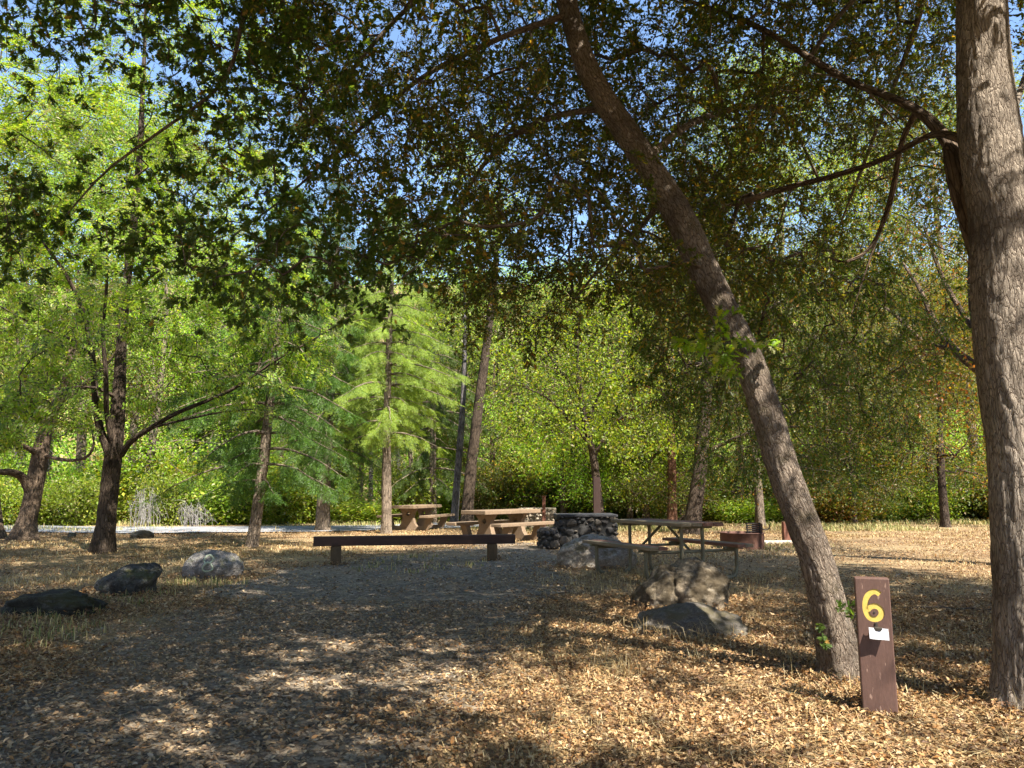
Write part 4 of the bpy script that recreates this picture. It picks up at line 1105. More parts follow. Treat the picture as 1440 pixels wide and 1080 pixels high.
def build_ground():
    def axis(fine0, fine1, step, lim):
        a = list(np.arange(fine0, fine1, step)); s = step
        while a[-1] < lim: s *= 1.18; a.append(a[-1] + s)
        s = step; b = []
        c = fine0
        while c > -lim: s *= 1.18; c -= s; b.append(c)
        return np.array(b[::-1] + a)
    xs = axis(-14, 14, 0.35, 420); ys = axis(-4, 40, 0.35, 420)
    X, Y = np.meshgrid(xs, ys); Z = hfun(X, Y)
    n, m = X.shape
    V = np.stack([X, Y, Z], -1).reshape(-1, 3)
    i = np.arange(n - 1)[:, None] * m + np.arange(m - 1)[None]; Q = np.stack([i, i + 1, i + m + 1, i + m], -1).reshape(-1, 4)
    o = link('ground', raw_mesh('ground', V, Q.ravel(), np.full(len(Q), 4), [M['ground']], smooth=True)); tag(o, 'dry leaf-strewn ground of the clearing', kind='structure')
    # gravel spur
    l, r = spur_edges(); ys = np.linspace(-2.5, l[-1, 1], 160); V = []
    for y in ys:
        a = np.interp(y, l[:, 1], l[:, 0]) if y > l[0, 1] else l[0, 0]; b = np.interp(y, r[:, 1], r[:, 0]) if y > r[0, 1] else r[0, 0]
        a += 0.3 * float(noise3(np.array([y * 1.1, 0, 3]), 3)) + 0.12 * float(noise3(np.array([y * 4, 0, 3]), 3)); b += 0.3 * float(noise3(np.array([y * 1.1, 5, 3]), 4)) + 0.14 * float(noise3(np.array([y * 4, 5, 3]), 4))
        for t in np.linspace(0, 1, 40): V.append((a + (b - a) * t, y, 0))
    V = np.array(V); V[:, 2] = hfun(V[:, 0], V[:, 1]) + 0.012
    i = np.arange(159)[:, None] * 40 + np.arange(39)[None]; Q = np.stack([i, i + 1, i + 41, i + 40], -1).reshape(-1, 4)
    o = link('path', raw_mesh('path', V, Q.ravel(), np.full(len(Q), 4), [M['spur']], smooth=True)); tag(o, 'dark gravel parking spur strewn with leaf fragments', kind='structure')
    # road at the far left
    c = [(-60, 27.5), (-24, 26), (-14, 25.2), (-9, 24.9), (-5.5, 25.6), (-2.5, 27.5), (0, 30.5), (1.5, 34), (2, 40)]
    c = catmull(np.array([(a, b, 0) for a, b in c], float), 90); T = nrm(np.gradient(c, axis=0)); Nn = np.column_stack([-T[:, 1], T[:, 0], T[:, 2] * 0]); V = []
    for k in range(90):
        for w in (-1.9, -1, 0, 1, 1.9): V.append(c[k] + Nn[k] * w)
    V = np.array(V); V[:, 2] = hfun(V[:, 0], V[:, 1]) + 0.03
    i = np.arange(89)[:, None] * 5 + np.arange(4)[None]; Q = np.stack([i, i + 1, i + 6, i + 5], -1).reshape(-1, 4)
    o = link('road', raw_mesh('road', V, Q.ravel(), np.full(len(Q), 4), [M['road']], smooth=True)); tag(o, 'pale asphalt camp road curving past the wood', kind='structure')
    # pale slab by the fire ring
    bm = bmesh.new(); p = G(1093, 764); box(bm, (0.95, 0.5, 0.05), (p[0], p[1], 0.03), 0.1, 0.01)
    tag(bobj('path', bm, simple_mat('slab', (0.62, 0.54, 0.42), 0.9, scale=5)), 'pale concrete slab beside the fire ring', kind='structure')


def build_litter():
    rng = np.random.default_rng(7)
    def scatter(n, y0, y1, mask, size, pal, lift, tilt, name, label, marg=1.6, powr=1.0, shape='curl'):
        u = rng.uniform(size=n) ** powr; y = y0 + (y1 - y0) * u
        x = rng.uniform(-1, 1, n) * (0.70 * y + marg)
        s = spur_mask(x, y); k = rng.uniform(size=n) < mask(s, x, y); x, y = x[k], y[k]; n = len(x)
        z = hfun(x, y) + 0.014 + lift * rng.uniform(0, 1, n) ** 2
        yaw = rng.uniform(0, 6.283, n); dr = np.column_stack([np.cos(yaw), np.sin(yaw), rng.normal(0, tilt, n)])
        up = np.column_stack([rng.normal(0, tilt, n), rng.normal(0, tilt, n), np.ones(n)])
        sp = Spray(shape, np.column_stack([x, y, z]), rot_from(dr, up), rng.uniform(*size, n) * (1 + 0.02 * y))
        a = Acc(); a.add(sp.V, sp.loops, sp.sizes, 0, np.repeat(pal_pick(pal, n, rng), sp.per, 0))
        o = link(name, a.mesh(name, [M['dry_leaf']])); tag(o, label, 'leaves', kind='stuff'); return o
    patchy = lambda x, y: np.clip(0.75 + 0.9 * fbm(np.stack([x * 1.3, y * 1.3, x * 0], -1), 3, 8), 0.12, 1)
    scatter(62000, 2.2, 9.0, lambda s, x, y: (1 - s) * patchy(x, y) ** 1.5, (0.02, 0.048), 'litter', 0.035, 0.5, 'fallen_leaves', 'tan curled oak leaves fallen thick beside the spur', shape='dryoak')
    scatter(230000, 2.2, 9.5, lambda s, x, y: (1 - s), (0.010, 0.032), 'litter', 0.02, 0.5, 'leaf_debris', 'crumbled tan leaf fragments beside the spur')
    scatter(120000, 9.0, 24, lambda s, x, y: (1 - s) * patchy(x, y) * 0.8, (0.016, 0.036), 'litter', 0.03, 0.5, 'fallen_leaves', 'thinner fallen leaves farther across the clearing')
    scatter(120000, 2.2, 9.0, lambda s, x, y: s * (0.4 + 0.6 * patchy(x, y)), (0.013, 0.036), 'chips', 0.012, 0.35, 'leaf_debris', 'small grey-brown leaf fragments on the spur')
    scatter(5000, 2.2, 10.0, lambda s, x, y: s * patchy(x, y), (0.025, 0.05), 'chips', 0.02, 0.4, 'fallen_leaves', 'scattered whole leaves on the gravel spur', shape='dryoak')
    scatter(36000, 8.0, 19, lambda s, x, y: s * patchy(x, y), (0.02, 0.045), 'chips', 0.012, 0.35, 'leaf_debris', 'sparse leaf fragments on the far end of the spur')
    # dry grass
    def grass(name, label, pts, h, pal, blades, spread, wid=0.0035, flop=0.5):
        n = len(pts) * blades
        b = np.repeat(pts, blades, 0) + rng.normal(0, spread, (n, 3)) * [1, 1, 0]
        b[:, 2] = hfun(b[:, 0], b[:, 1])
        th = rng.uniform(0, 6.283, n); o = np.column_stack([np.cos(th), np.sin(th), np.zeros(n)])
        L = rng.uniform(0.35, 1.0, n) * np.repeat(rng.uniform(*h, len(pts)), blades); fl = rng.uniform(0.1, 1.3, n) * flop
        sd = np.column_stack([-o[:, 1], o[:, 0], np.zeros(n)]) * (wid * (1 + 0.06 * b[:, 1]))[:, None]
        mid = b + o * (L * fl * .3)[:, None] + np.array([0, 0, 1]) * (L * .6)[:, None]; tip = b + o * (L * fl)[:, None] + np.array([0, 0, 1]) * (L * (1 - .35 * fl))[:, None]
        V = np.stack([b - sd, b + sd, mid + sd * .7, mid - sd * .7, tip], 1).reshape(-1, 3)
        base = np.arange(n)[:, None] * 5
        loops = (base + np.array([[0, 1, 2, 3, 3, 2, 4]])).ravel(); sizes = np.tile([4, 3], n)
        a = Acc(); a.add(V, loops, sizes, 0, np.repeat(pal_pick(pal, n, rng), 5, 0))
        oo = link(name, a.mesh(name, [M['dry_leaf']])); tag(oo, label, 'grass', kind='stuff')
    def spots(n, y0, y1, fn):
        y = rng.uniform(y0, y1, n * 3); x = rng.uniform(-1, 1, n * 3) * (0.7 * y + 1.5)
        k = rng.uniform(size=n * 3) < fn(x, y) * (1 - spur_mask(x, y)); q = np.column_stack([x, y, x * 0])[k]; return q[:n]
    nz = lambda x, y, f, sd: np.clip(0.35 + 1.3 * fbm(np.stack([x * f, y * f, x * 0], -1), 3, sd), 0, 1)
    grass('dry_grass', 'short straw-coloured dry grass among the leaves', spots(2600, 3.0, 12, lambda x, y: nz(x, y, .8, 4) * np.where(x > 0, 1, .6)), (0.03, 0.11), 'straw', 7, 0.07, 0.0022, 1.3)
    grass('dry_grass', 'pale dry grass spread over the far clearing', spots(5200, 10, 30, lambda x, y: nz(x, y, .5, 14) * np.where((x < -3) & (y > 19), 0, 1)), (0.04, 0.11), 'straw', 7, 0.16, 0.004, 1.1)
    c = np.array([G(px, py) for px, py in [(930, 905), (960, 912), (1000, 905), (1040, 895), (1070, 880), (1020, 915), (900, 895), (1060, 850), (1050, 835), (880, 950), (830, 940), (1440, 1000), (1400, 1000), (1425, 1010), (860, 960), (980, 935), (1100, 930), (1155, 975), (1200, 990)] for _ in range(5)])
    c = c + rng.normal(0, 0.1, c.shape) * [1, 1, 0]
    grass('dry_grass', 'taller dry grass stems beside the boulders by the leaning oak', c, (0.12, 0.30), 'straw', 9, 0.08, 0.0012, 1.3)
    c = np.array([G(px, py) for px, py in [(20, 880), (60, 882), (105, 870), (120, 850), (150, 845), (190, 850), (100, 845), (250, 820), (290, 822), (235, 822), (215, 838), (320, 818), (5, 895), (80, 900), (30, 915), (120, 890)] for _ in range(9)])
    c = c + rng.normal(0, 0.16, c.shape) * [1, 1, 0]
    grass('weeds', 'greenish grass tufts around the row of roadside boulders', c, (0.06, 0.16), 'greengrass', 9, 0.06, 0.003)
    q = spots(3600, 24, 36, lambda x, y: nz(x, y, .4, 24) * np.where(x > 3, 1, .5)); grass('weeds', 'low green grass along the shaded wood edge', q, (0.10, 0.26), 'greengrass', 9, 0.2, 0.004)
    q = np.array([G(px, py) for px, py in [(1010, 765), (1060, 770), (990, 772), (1100, 775), (1130, 770), (960, 768), (535, 800), (575, 788), (625, 800)] for _ in range(14)]); q += rng.normal(0, .35, q.shape) * [1, 1, 0]
    grass('weeds', 'sparse green weeds near the fire ring and barrier', q, (0.06, 0.16), 'greengrass', 8, 0.07, 0.004)
    # straw lying flat in the litter
    n = 30000; y = 2.4 + 9.5 * rng.uniform(size=n) ** 1.1; x = rng.uniform(-1, 1, n) * (.7 * y + 1.4); k = (rng.uniform(size=n) > spur_mask(x, y) * .93) & (fbm(np.stack([x * .9, y * .9, x * 0], -1), 3, 31) > -.25); x, y = x[k], y[k]; n = len(x)
    th = rng.uniform(0, 6.283, n); d = np.column_stack([np.cos(th), np.sin(th), rng.normal(0, .16, n)]); L = rng.uniform(.04, .17, n)[:, None]; c = np.column_stack([x, y, hfun(x, y) + rng.uniform(.016, .05, n)])
    sd = np.column_stack([-d[:, 1], d[:, 0], d[:, 2] * 0]) * .0016; bow = np.column_stack([-d[:, 1], d[:, 0], np.abs(rng.normal(0, .5, n))]) * rng.normal(0, .12, (n, 1)) * L
    V = np.stack([c - d * L / 2 - sd, c - d * L / 2 + sd, c + bow + sd, c + bow - sd, c + d * L / 2 + sd * .5, c + d * L / 2 - sd * .5], 1).reshape(-1, 3)
    a = Acc(); a.add(V, (np.arange(n)[:, None] * 6 + np.array([[0, 1, 2, 3, 3, 2, 4, 5]])).ravel(), np.full(n * 2, 4), 0, np.repeat(pal_pick('straw', n, rng), 6, 0)); tag(link('straw', a.mesh('straw', [M['dry_leaf']])), 'flattened dry straw woven through the fallen leaves', 'straw', kind='stuff')
    # leaves drifted against the foot of things
    cs = []
    for px, py, back, rx, ry, m in [(978, 860, .42, .66, .5, 700), (985, 905, .38, .62, .5, 600), (843, 804, .55, .85, .6, 500), (1186, 965, 0, .22, .2, 380), (1455, 1003, 0, .36, .34, 700), (1233, 1004, .04, .13, .1, 160), (48, 872, .28, .6, .42, 420), (167, 840, .24, .48, .38, 360), (286, 815, .33, .55, .42, 380), (472, 795, 0, .16, .14, 90), (692, 791, 0, .16, .14, 90), (826, 774, .45, .8, .55, 300)]:
        b = G(px, py) + np.array([0, back, 0]); t = rng.uniform(0, 6.283, m); q = 1 + np.abs(rng.normal(0, .22, m)) - .06
        cs.append(np.column_stack([b[0] + rx * q * np.cos(t), b[1] + ry * q * np.sin(t), .075 * np.exp(-((q - 1) / .2) ** 2) * rng.uniform(.1, 1, m)]))
    c = np.vstack(cs); c[:, 2] += hfun(c[:, 0], c[:, 1]) + .012; n = len(c); yaw = rng.uniform(0, 6.283, n); dr = np.column_stack([np.cos(yaw), np.sin(yaw), rng.normal(0, .5, n)]); up = np.column_stack([rng.normal(0, .5, (n, 2)), np.ones(n)])
    sp = Spray('dryoak', c, rot_from(dr, up), rng.uniform(.02, .06, n)); a = Acc(); a.add(sp.V, sp.loops, sp.sizes, 0, np.repeat(pal_pick('litter', n, rng), sp.per, 0)); tag(link('fallen_leaves', a.mesh('fallen_leaves', [M['dry_leaf']])), 'leaves drifted against the foot of boulders, trunks and posts', 'leaves', kind='stuff')
    # a few sticks
    for k, (px, py, L, an, r) in enumerate([(155, 862, .38, .05, .007), (405, 892, .3, .1, .006), (1330, 858, .9, -.25, .012), (640, 946, .5, .3, .007), (1170, 985, .3, .8, .004), (1085, 838, .6, .2, .008), (1262, 812, .28, .9, .006)]):
        p = onground(G(px, py), 0.02 + r); t = np.linspace(-.5, .5, 9)[:, None]; q = p + np.array([math.cos(an), math.sin(an), 0.03]) * L * t + rng.normal(0, .012, (9, 3)); a = Acc(); a.tube(q, np.linspace(r, r * .5, 9), 6, cap=True)
        o = link('stick', a.mesh('stick', [M['twig'] if k != 6 else M['dead_twig']]))
        tag(o, ['thin dark stick on the ground below the wedge-shaped boulder', 'short dark stick lying on the middle of the gravel spur', 'long dark fallen branch on the leaves behind the brown post', 'bent thin twig at the seam of spur and leaf litter', 'short pale twig at the foot of the brown post', 'stick on the leaves between mossy boulder and leaning oak', 'pale forked twig just behind the top of the brown post'][k], 'stick')


# ------------------------------------------------------------------ mesh shapes for built things
def box(bm, size, loc, rz=0.0, bev=0.01, rot=None, seg=2):
    t = bmesh.new(); bmesh.ops.create_cube(t, size=1.0)
    bmesh.ops.scale(t, vec=size, verts=t.verts)
    if bev: bmesh.ops.bevel(t, geom=list(t.edges), offset=bev, segments=seg, profile=0.5, affect='EDGES')
    mt = Matrix.Translation(Vector(loc)) @ ((rot.to_4x4() if rot is not None else Matrix.Rotation(rz, 4, 'Z')))
    bmesh.ops.transform(t, matrix=mt, verts=t.verts)
    me = bpy.data.meshes.new('tmp'); t.to_mesh(me); t.free(); bm.from_mesh(me); bpy.data.meshes.remove(me)


def prism(bm, outer, y0, y1, mt=None, bev=0.0):
    """Extrudes an x-z outline from y0 to y1."""
    t = bmesh.new(); vs = [t.verts.new((x, y0, z)) for x, z in outer]; f = t.faces.new(vs)
    r = bmesh.ops.extrude_face_region(t, geom=[f]); bmesh.ops.translate(t, vec=(0, y1 - y0, 0), verts=[v for v in r['geom'] if isinstance(v, bmesh.types.BMVert)])
    bmesh.ops.recalc_face_normals(t, faces=t.faces)
    if bev:
        ed = [e for e in t.edges if abs(e.verts[0].co.y - e.verts[1].co.y) < 1e-6]
        bmesh.ops.bevel(t, geom=ed, offset=bev, segments=2, profile=0.5, affect='EDGES')
    if mt is not None: bmesh.ops.transform(t, matrix=mt, verts=t.verts)
    me = bpy.data.meshes.new('tmp'); t.to_mesh(me); t.free(); bm.from_mesh(me); bpy.data.meshes.remove(me)


def bobj(name, bm, mat, parent=None, smooth=False):
    me = bpy.data.meshes.new(name); bmesh.ops.recalc_face_normals(bm, faces=bm.faces); bm.to_mesh(me); bm.free(); me.materials.append(mat)
    if smooth:
        for p in me.polygons: p.use_smooth = True
    return link(name, me, parent)


def pipe(name, pts, r, mat, parent, sides=12, n=None):
    q = catmull(np.array(pts, float), n) if n else np.array(pts, float)
    a = Acc(); a.tube(q, np.full(len(q), r), sides, cap=True); return link(name, a.mesh(name, [mat]), parent)


def cut(o, cutter):
    """Carves cutter out of o for good."""
    md = o.modifiers.new('cut', 'BOOLEAN'); md.operation = 'DIFFERENCE'; md.object = cutter; md.solver = 'EXACT'; md.use_self = True
    bpy.context.view_layer.update()
    me = bpy.data.meshes.new_from_object(o.evaluated_get(bpy.context.evaluated_depsgraph_get())); o.modifiers.clear(); old = o.data; o.data = me; me.name = old.name
    bpy.data.objects.remove(cutter)


def boulder(name, label, base, size, seed, mat, facets=9, rough=0.10, rz=0.0, shear=(0, 0), sink=0.25, sub=6, fl=(0.72, 0.98), cleft=None):
    """A weathered rock: a sphere cut by random facets and worn by noise, sunk into the ground."""
    rng = np.random.default_rng(seed); bm = bmesh.new(); bmesh.ops.create_icosphere(bm, subdivisions=sub, radius=1.0)
    V = np.array([v.co[:] for v in bm.verts])
    for k in range(facets):
        nn = rng.normal(0, 1, 3); nn[2] = abs(nn[2]) * .8 - .1; nn /= np.linalg.norm(nn); d = rng.uniform(*fl)
        ex = np.maximum(V @ nn - d, 0); V = V - ex[:, None] * nn * 0.9
    V = V * (1 + rough * fbm(V * 1.6, 3, seed) + rough * .4 * fbm(V * 4, 5, seed + 4) + .03 * np.abs(fbm(V * 9, 4, seed + 8)))[:, None]
    if cleft is not None:
        cx, dep = cleft; V = V * (1 - dep * np.exp(-((V[:, 0] - cx + .15 * noise3(V * 3, seed)) / .07) ** 2) * (V[:, 1] < .3))[:, None]
    V[:, 0] += shear[0] * np.clip(V[:, 2], -.2, 2); V[:, 1] += shear[1] * V[:, 2]
    V = V * np.array([size[0] / 2, size[1] / 2, size[2] / (1 + 1 - sink * 2) if sink < .5 else size[2]])
    for v, c in zip(bm.verts, V): v.co = c
    o = bobj(name, bm, mat, smooth=True)
    z = np.array(V)[:, 2]; o.location = (base[0], base[1], float(hfun(base[0], base[1])) + size[2] - z.max()); o.rotation_euler = (0, 0, rz)
    return tag(o, label, 'boulder' if size[0] > .5 else 'rock')


def build_boulders():
    dk = rock_mat('dark_rock', (0.085, 0.083, 0.075), (0.03, 0.03, 0.03), (0.22, 0.22, 0.20), moss_amt=0.45, scale=4)
    ms = rock_mat('mossy_rock', (0.05, 0.048, 0.04), (0.02, 0.02, 0.016), (0.16, 0.16, 0.15), moss=(0.042, 0.040, 0.015), moss_amt=0.6, scale=5)
    wg = rock_mat('dusty_rock', (0.17, 0.15, 0.125), (0.075, 0.065, 0.055), (0.28, 0.25, 0.21), moss=(0.10, 0.085, 0.05), moss_amt=0.6, scale=7)
    gy = rock_mat('grey_rock', (0.23, 0.215, 0.20), (0.09, 0.085, 0.08), (0.40, 0.38, 0.35), moss=(0.12, 0.12, 0.07), moss_amt=0.3, scale=6)
    br = rock_mat('brown_rock', (0.33, 0.27, 0.19), (0.13, 0.10, 0.07), (0.50, 0.45, 0.36), moss=(0.06, 0.045, 0.026), moss_amt=0.85, scale=5, moss_up=False)
    gy2 = rock_mat('pale_rock', (0.30, 0.26, 0.21), (0.13, 0.11, 0.085), (0.46, 0.43, 0.38), moss=(0.09, 0.075, 0.04), moss_amt=0.4, scale=5)
    b = lambda px, py, back: G(px, py) + np.array([0, back, 0])
    boulder('boulder', 'flat dark moss-covered boulder at the picture edge', b(48, 872, .28), (0.92, 0.66, 0.25), 5, ms, 9, .2, .1, fl=(.8, 1))
    boulder('boulder', 'dark wedge-shaped boulder between the mossy flat one and the lichen-marked grey one', b(167, 840, .24), (0.70, 0.6, 0.37), 14, dk, 9, .1, 0, shear=(.38, 0), fl=(.7, .95))
    o = boulder('boulder', 'rounded grey boulder marked with two pale lichen rings', b(286, 815, .33), (0.84, 0.7, 0.42), 8, gy, 6, .06, 0, fl=(.85, 1))
    # lichen rings lie on the rock's own surface: real raised crust built as a child
    lich = simple_mat('lichen', (0.42, 0.47, 0.34), 0.95, var=.3, scale=30, bump=.6)
    me = o.data; V = np.array([v.co[:] for v in me.vertices]); from mathutils.bvhtree import BVHTree
    bv = BVHTree.FromPolygons([Vector(v) for v in V], [list(p.vertices) for p in me.polygons])
    for cx, cz, R in ((0.04, 0.275, .062), (0.055, 0.17, .068)):
        a = Acc(); ring = []
        for t in np.linspace(0, 2 * math.pi, 40):
            rr = R * (1 + .08 * math.sin(3 * t + cx * 50)); x = cx + rr * math.cos(t); z = cz + .85 * rr * math.sin(t) - o.location.z + 0.0
            h = bv.ray_cast(Vector((x, -3, z)), Vector((0, 1, 0)))[0]
            if h is not None: ring.append(h)
        if len(ring) > 5:
            q = np.array(ring); a.tube(q, np.full(len(q), .016), 6, disp=.5, dscale=40); link('lichen', a.mesh('lichen', [lich]), o)
    boulder('boulder', 'broad domed boulder just behind the bench of the pipe-legged table', b(843, 803, .5), (1.30, 1.0, 0.52), 21, gy2, 8, .10, .1, fl=(.82, 1))
    boulder('boulder', 'cracked moss-stained boulder in front of the pipe-legged picnic table', b(978, 860, .42), (1.06, .85, 0.53), 26, br, 9, .13, 0, shear=(.12, 0), cleft=(-.42, .13), fl=(.76, .98))
    boulder('boulder', 'low flat boulder half buried in leaves near the leaning oak', b(985, 905, .38), (0.94, .8, 0.27), 33, wg, 8, .12, .2, fl=(.85, 1))
    boulder('rock', 'small brown rock at the edge of the camp road', b(193, 758, .2), (0.62, .5, 0.2), 36, br, 6, .1, 0)
    boulder('rock', 'tiny dark stone beside the camp road near the fork-trunked tree', b(98, 757, .1), (0.22, .2, 0.14), 38, dk, 6, .1, 0, sub=3)


def six_outline():
    """Centre line of the routed numeral, unit height, x across."""
    p = [(0.60, 0.90), (0.47, 0.985), (0.30, 0.94), (0.17, 0.78), (0.11, 0.55), (0.12, 0.33), (0.20, 0.14), (0.34, 0.07), (0.50, 0.10), (0.60, 0.22), (0.605, 0.36), (0.53, 0.47), (0.40, 0.51), (0.27, 0.47), (0.17, 0.37)]
    return catmull(np.array([(x, 0, z) for x, z in p]), 60)


def build_post():
    b = onground(G(1238, 1011)); W, D, H = .178, .088, .735
    root = thing('numbered_post', 'brown wooden campsite post with yellow routed 6 and a clipped white slip', 'post', b, 0.06); root.rotation_euler = (0.0, -0.004, math.radians(-20))
    paint = simple_mat('post_paint', (0.118, 0.066, 0.051), 0.62, var=.25, scale=5, bump=.12, stretch=(3, 3, .6), fleck=(0.26, 0.17, .13))
    bm = bmesh.new(); box(bm, (W, D, H + .2), (0, 0, H / 2 - .1), 0, .006); plank = bobj('plank', bm, paint, root)
    cl = six_outline(); hh = .164; ww = .160
    def strip(w, y0, y1, name, mat, parent):
        q = np.column_stack([(cl[:, 0] - .36) * ww, cl[:, 2] * hh]); T = nrm(np.gradient(q, axis=0)); Nn = np.column_stack([-T[:, 1], T[:, 0]])
        bm = bmesh.new()
        l = q + Nn * w / 2; r = q - Nn * w / 2
        cap = [q[-1] + w / 2 * (math.cos(a) * Nn[-1] + math.sin(a) * T[-1]) for a in np.linspace(.3, 2.84, 6)]
        cap0 = [q[0] - w / 2 * (math.cos(a) * Nn[0] + math.sin(a) * T[0]) for a in np.linspace(.3, 2.84, 6)]
        return l, r, cap, cap0
    # routed groove: the stroke as a row of overlapping pills carved out of the plank, its floor painted yellow
    z0 = H - .235; w = .030
    def stroke(width, y_front, y_back, name, mat=None, parent=None):
        bm = bmesh.new(); q = np.column_stack([(cl[:, 0] - .37) * ww, cl[:, 2] * hh + z0])
        T = nrm(np.gradient(q, axis=0)); Nn = np.column_stack([-T[:, 1], T[:, 0]]); rings = []
        for k in range(len(q)):
            l = q[k] + Nn[k] * width / 2; r = q[k] - Nn[k] * width / 2
            rings.append([bm.verts.new((l[0], y_front, l[1])), bm.verts.new((r[0], y_front, r[1])), bm.verts.new((r[0], y_back, r[1])), bm.verts.new((l[0], y_back, l[1]))])
        for a, c in zip(rings, rings[1:]):
            for i in range(4): bm.faces.new((a[i], a[(i + 1) % 4], c[(i + 1) % 4], c[i]))
        bm.faces.new(rings[0]); bm.faces.new(rings[-1][::-1])
        return bobj(name, bm, mat or paint, parent)
    yf = -D / 2
    yel = simple_mat('numeral_paint', (0.62, 0.45, 0.10), 0.6, var=.2, scale=25, bump=.1)
    c = stroke(w, yf - .02, yf + .007, 'cutter'); c.parent = root; bpy.context.view_layer.update(); cut(plank, c)
    stroke(w - .0008, yf + .0035, yf + .0065, 'numeral', yel, root)
    # clip and slip
    zc = z0 - .038
    met = simple_mat('clip_metal', (0.10, 0.085, 0.07), 0.45, 0.7, scale=30)
    bm = bmesh.new(); box(bm, (.042, .024, .013), (.014, yf - .013, zc + .004), 0, .003); box(bm, (.03, .004, .016), (.014, yf - .027, zc - .001), 0, .001); box(bm, (.014, .006, .03), (.008, yf - .0032, zc + .018), 0, .002); bobj('clip', bm, met, root)
    wp = simple_mat('slip_paper', (0.80, 0.82, 0.86), 0.8, var=.05, scale=8, bump=.05)
    bm = bmesh.new(); n = 8
    g = [[bm.verts.new((-.045 + .098 * i / n + .012, yf - .017 - .026 * (j / 5) - .004 * math.sin(i * .8), zc + .008 - .057 * j / 5 + .005 * i / n * -1)) for i in range(n + 1)] for j in range(6)]
    for j in range(5):
        for i in range(n): bm.faces.new((g[j][i], g[j][i + 1], g[j + 1][i + 1], g[j + 1][i]))
    bmesh.ops.solidify(bm, geom=bm.faces[:], thickness=.0008); o = bobj('paper_slip', bm, wp, root)
    ink = simple_mat('faint_print', (0.30, 0.31, 0.36), 0.8, scale=20)
    bm = bmesh.new()
    for k, (x, L) in enumerate(((0.012, .06), (.006, .05), (.014, .066))): box(bm, (L, .0006, .0018), (x, yf - .0275 - .0046 * k, zc - .022 - .0104 * k), 0, 0)
    bobj('print_line', bm, ink, o)
    # screw heads and a small bolt hole beside the numeral
    bm = bmesh.new(); bmesh.ops.create_cone(bm, cap_ends=True, segments=14, radius1=.006, radius2=.005, depth=.003, matrix=Matrix.Translation((.002, yf - .0012, z0 + .048)) @ Matrix.Rotation(math.pi / 2, 4, 'X')); bobj('screw', bm, met, root)


def build_barrier():
    a = G(472, 795); c = G(692, 791); mid = (a + c) / 2; ang = math.atan2(c[1] - a[1], c[0] - a[0]); L = np.linalg.norm(c - a)
    root = thing('wooden_barrier', 'long dark brown squared log barrier on two short posts across the spur end', 'barrier', (mid[0], mid[1], 0), ang)
    m = simple_mat('barrier_paint', (0.085, 0.045, 0.034), 0.75, var=.4, scale=3, bump=.3, stretch=(.4, 3, 3), col2=(0.035, 0.02, 0.016)); mp = simple_mat('post_wood', (0.12, 0.082, 0.045), 0.85, var=.4, scale=6, bump=.4, stretch=(3, 3, .5))
    Y = mid[1]; x0 = (442 - 472) * Y / F; x1 = (718 - 472) * Y / F
    bm = bmesh.new(); box(bm, (x1 - x0, .17, .158), ((x0 + x1) / 2 - L / 2, 0, .40), 0, .012)
    for v in bm.verts: v.co.z += .008 * float(noise3(np.array([v.co.x * 1.5, v.co.y * 4, 1.0]), 1))
    bobj('beam', bm, m, root)
    for s, w in ((-1, .175), (1, .165)):
        bm = bmesh.new(); box(bm, (w, .16, .52), (s * L / 2, 0, .06), 0, .012); bobj('post', bm, mp, root)


def concrete_table_meshes():
    W, L = .78, 2.25
    bm = bmesh.new(); box(bm, (W, L, .095), (0, 0, .715), 0, .012); top = bm
    seats = []
    for s in (-1, 1):
        bm = bmesh.new(); box(bm, (.30, L, .075), (s * .72, 0, .425), 0, .012); seats.append(bm)
    return top, seats


def support_bm():
    """One end frame: pedestal with a round hole, ground beam and two slanted seat props (x-z outline, thickness along y)."""
    out = [(-.30, 0), (-.62, 0), (-.66, .02), (-.80, .386), (-.60, .386), (-.50, .13), (-.30, .12), (-.235, .20), (-.18, .36), (-.20, .52), (-.30, .666), (.30, .666), (.20, .52), (.18, .36), (.235, .20), (.30, .12), (.50, .13), (.60, .386), (.80, .386), (.66, .02), (.62, 0), (.30, 0)]
    bm = bmesh.new(); prism(bm, out[::-1], -.075, .075, bev=.008); return bm


def build_concrete_tables():
    sun = simple_mat('tan_concrete', (0.22, 0.155, 0.10), 0.88, var=.25, scale=3, bump=.25, fleck=(0.28, 0.22, 0.16))
    top, seats = concrete_table_meshes()
    ctr = P(706, 760, 19.6); ctr[2] = 0
    root = thing('picnic_table', 'concrete picnic table with round holes in its pedestals beyond the wooden barrier', 'picnic table', onground(ctr), -math.radians(38))
    bobj('tabletop', top, sun, root)
    for s in seats: bobj('bench', s, sun, root)
    for y in (-.62, .62):
        o = bobj('support', support_bm(), sun, root)
        bm = bmesh.new(); bmesh.ops.create_cone(bm, cap_ends=True, segments=24, radius1=.062, radius2=.062, depth=.6, matrix=Matrix.Translation((0, 0, .50)) @ Matrix.Rotation(math.pi / 2, 4, 'X')); c = bobj('cutter', bm, sun, root)
        bpy.context.view_layer.update(); cut(o, c); o.location = (0, y, 0)
    t2 = copy_tree(root); q = P(586, 744, 25); q[2] = 0; t2.location = onground(q); t2.rotation_euler = (0, 0, math.radians(-17))
    tag(t2, 'sunlit concrete picnic table farther off behind the straight conifer trunk')


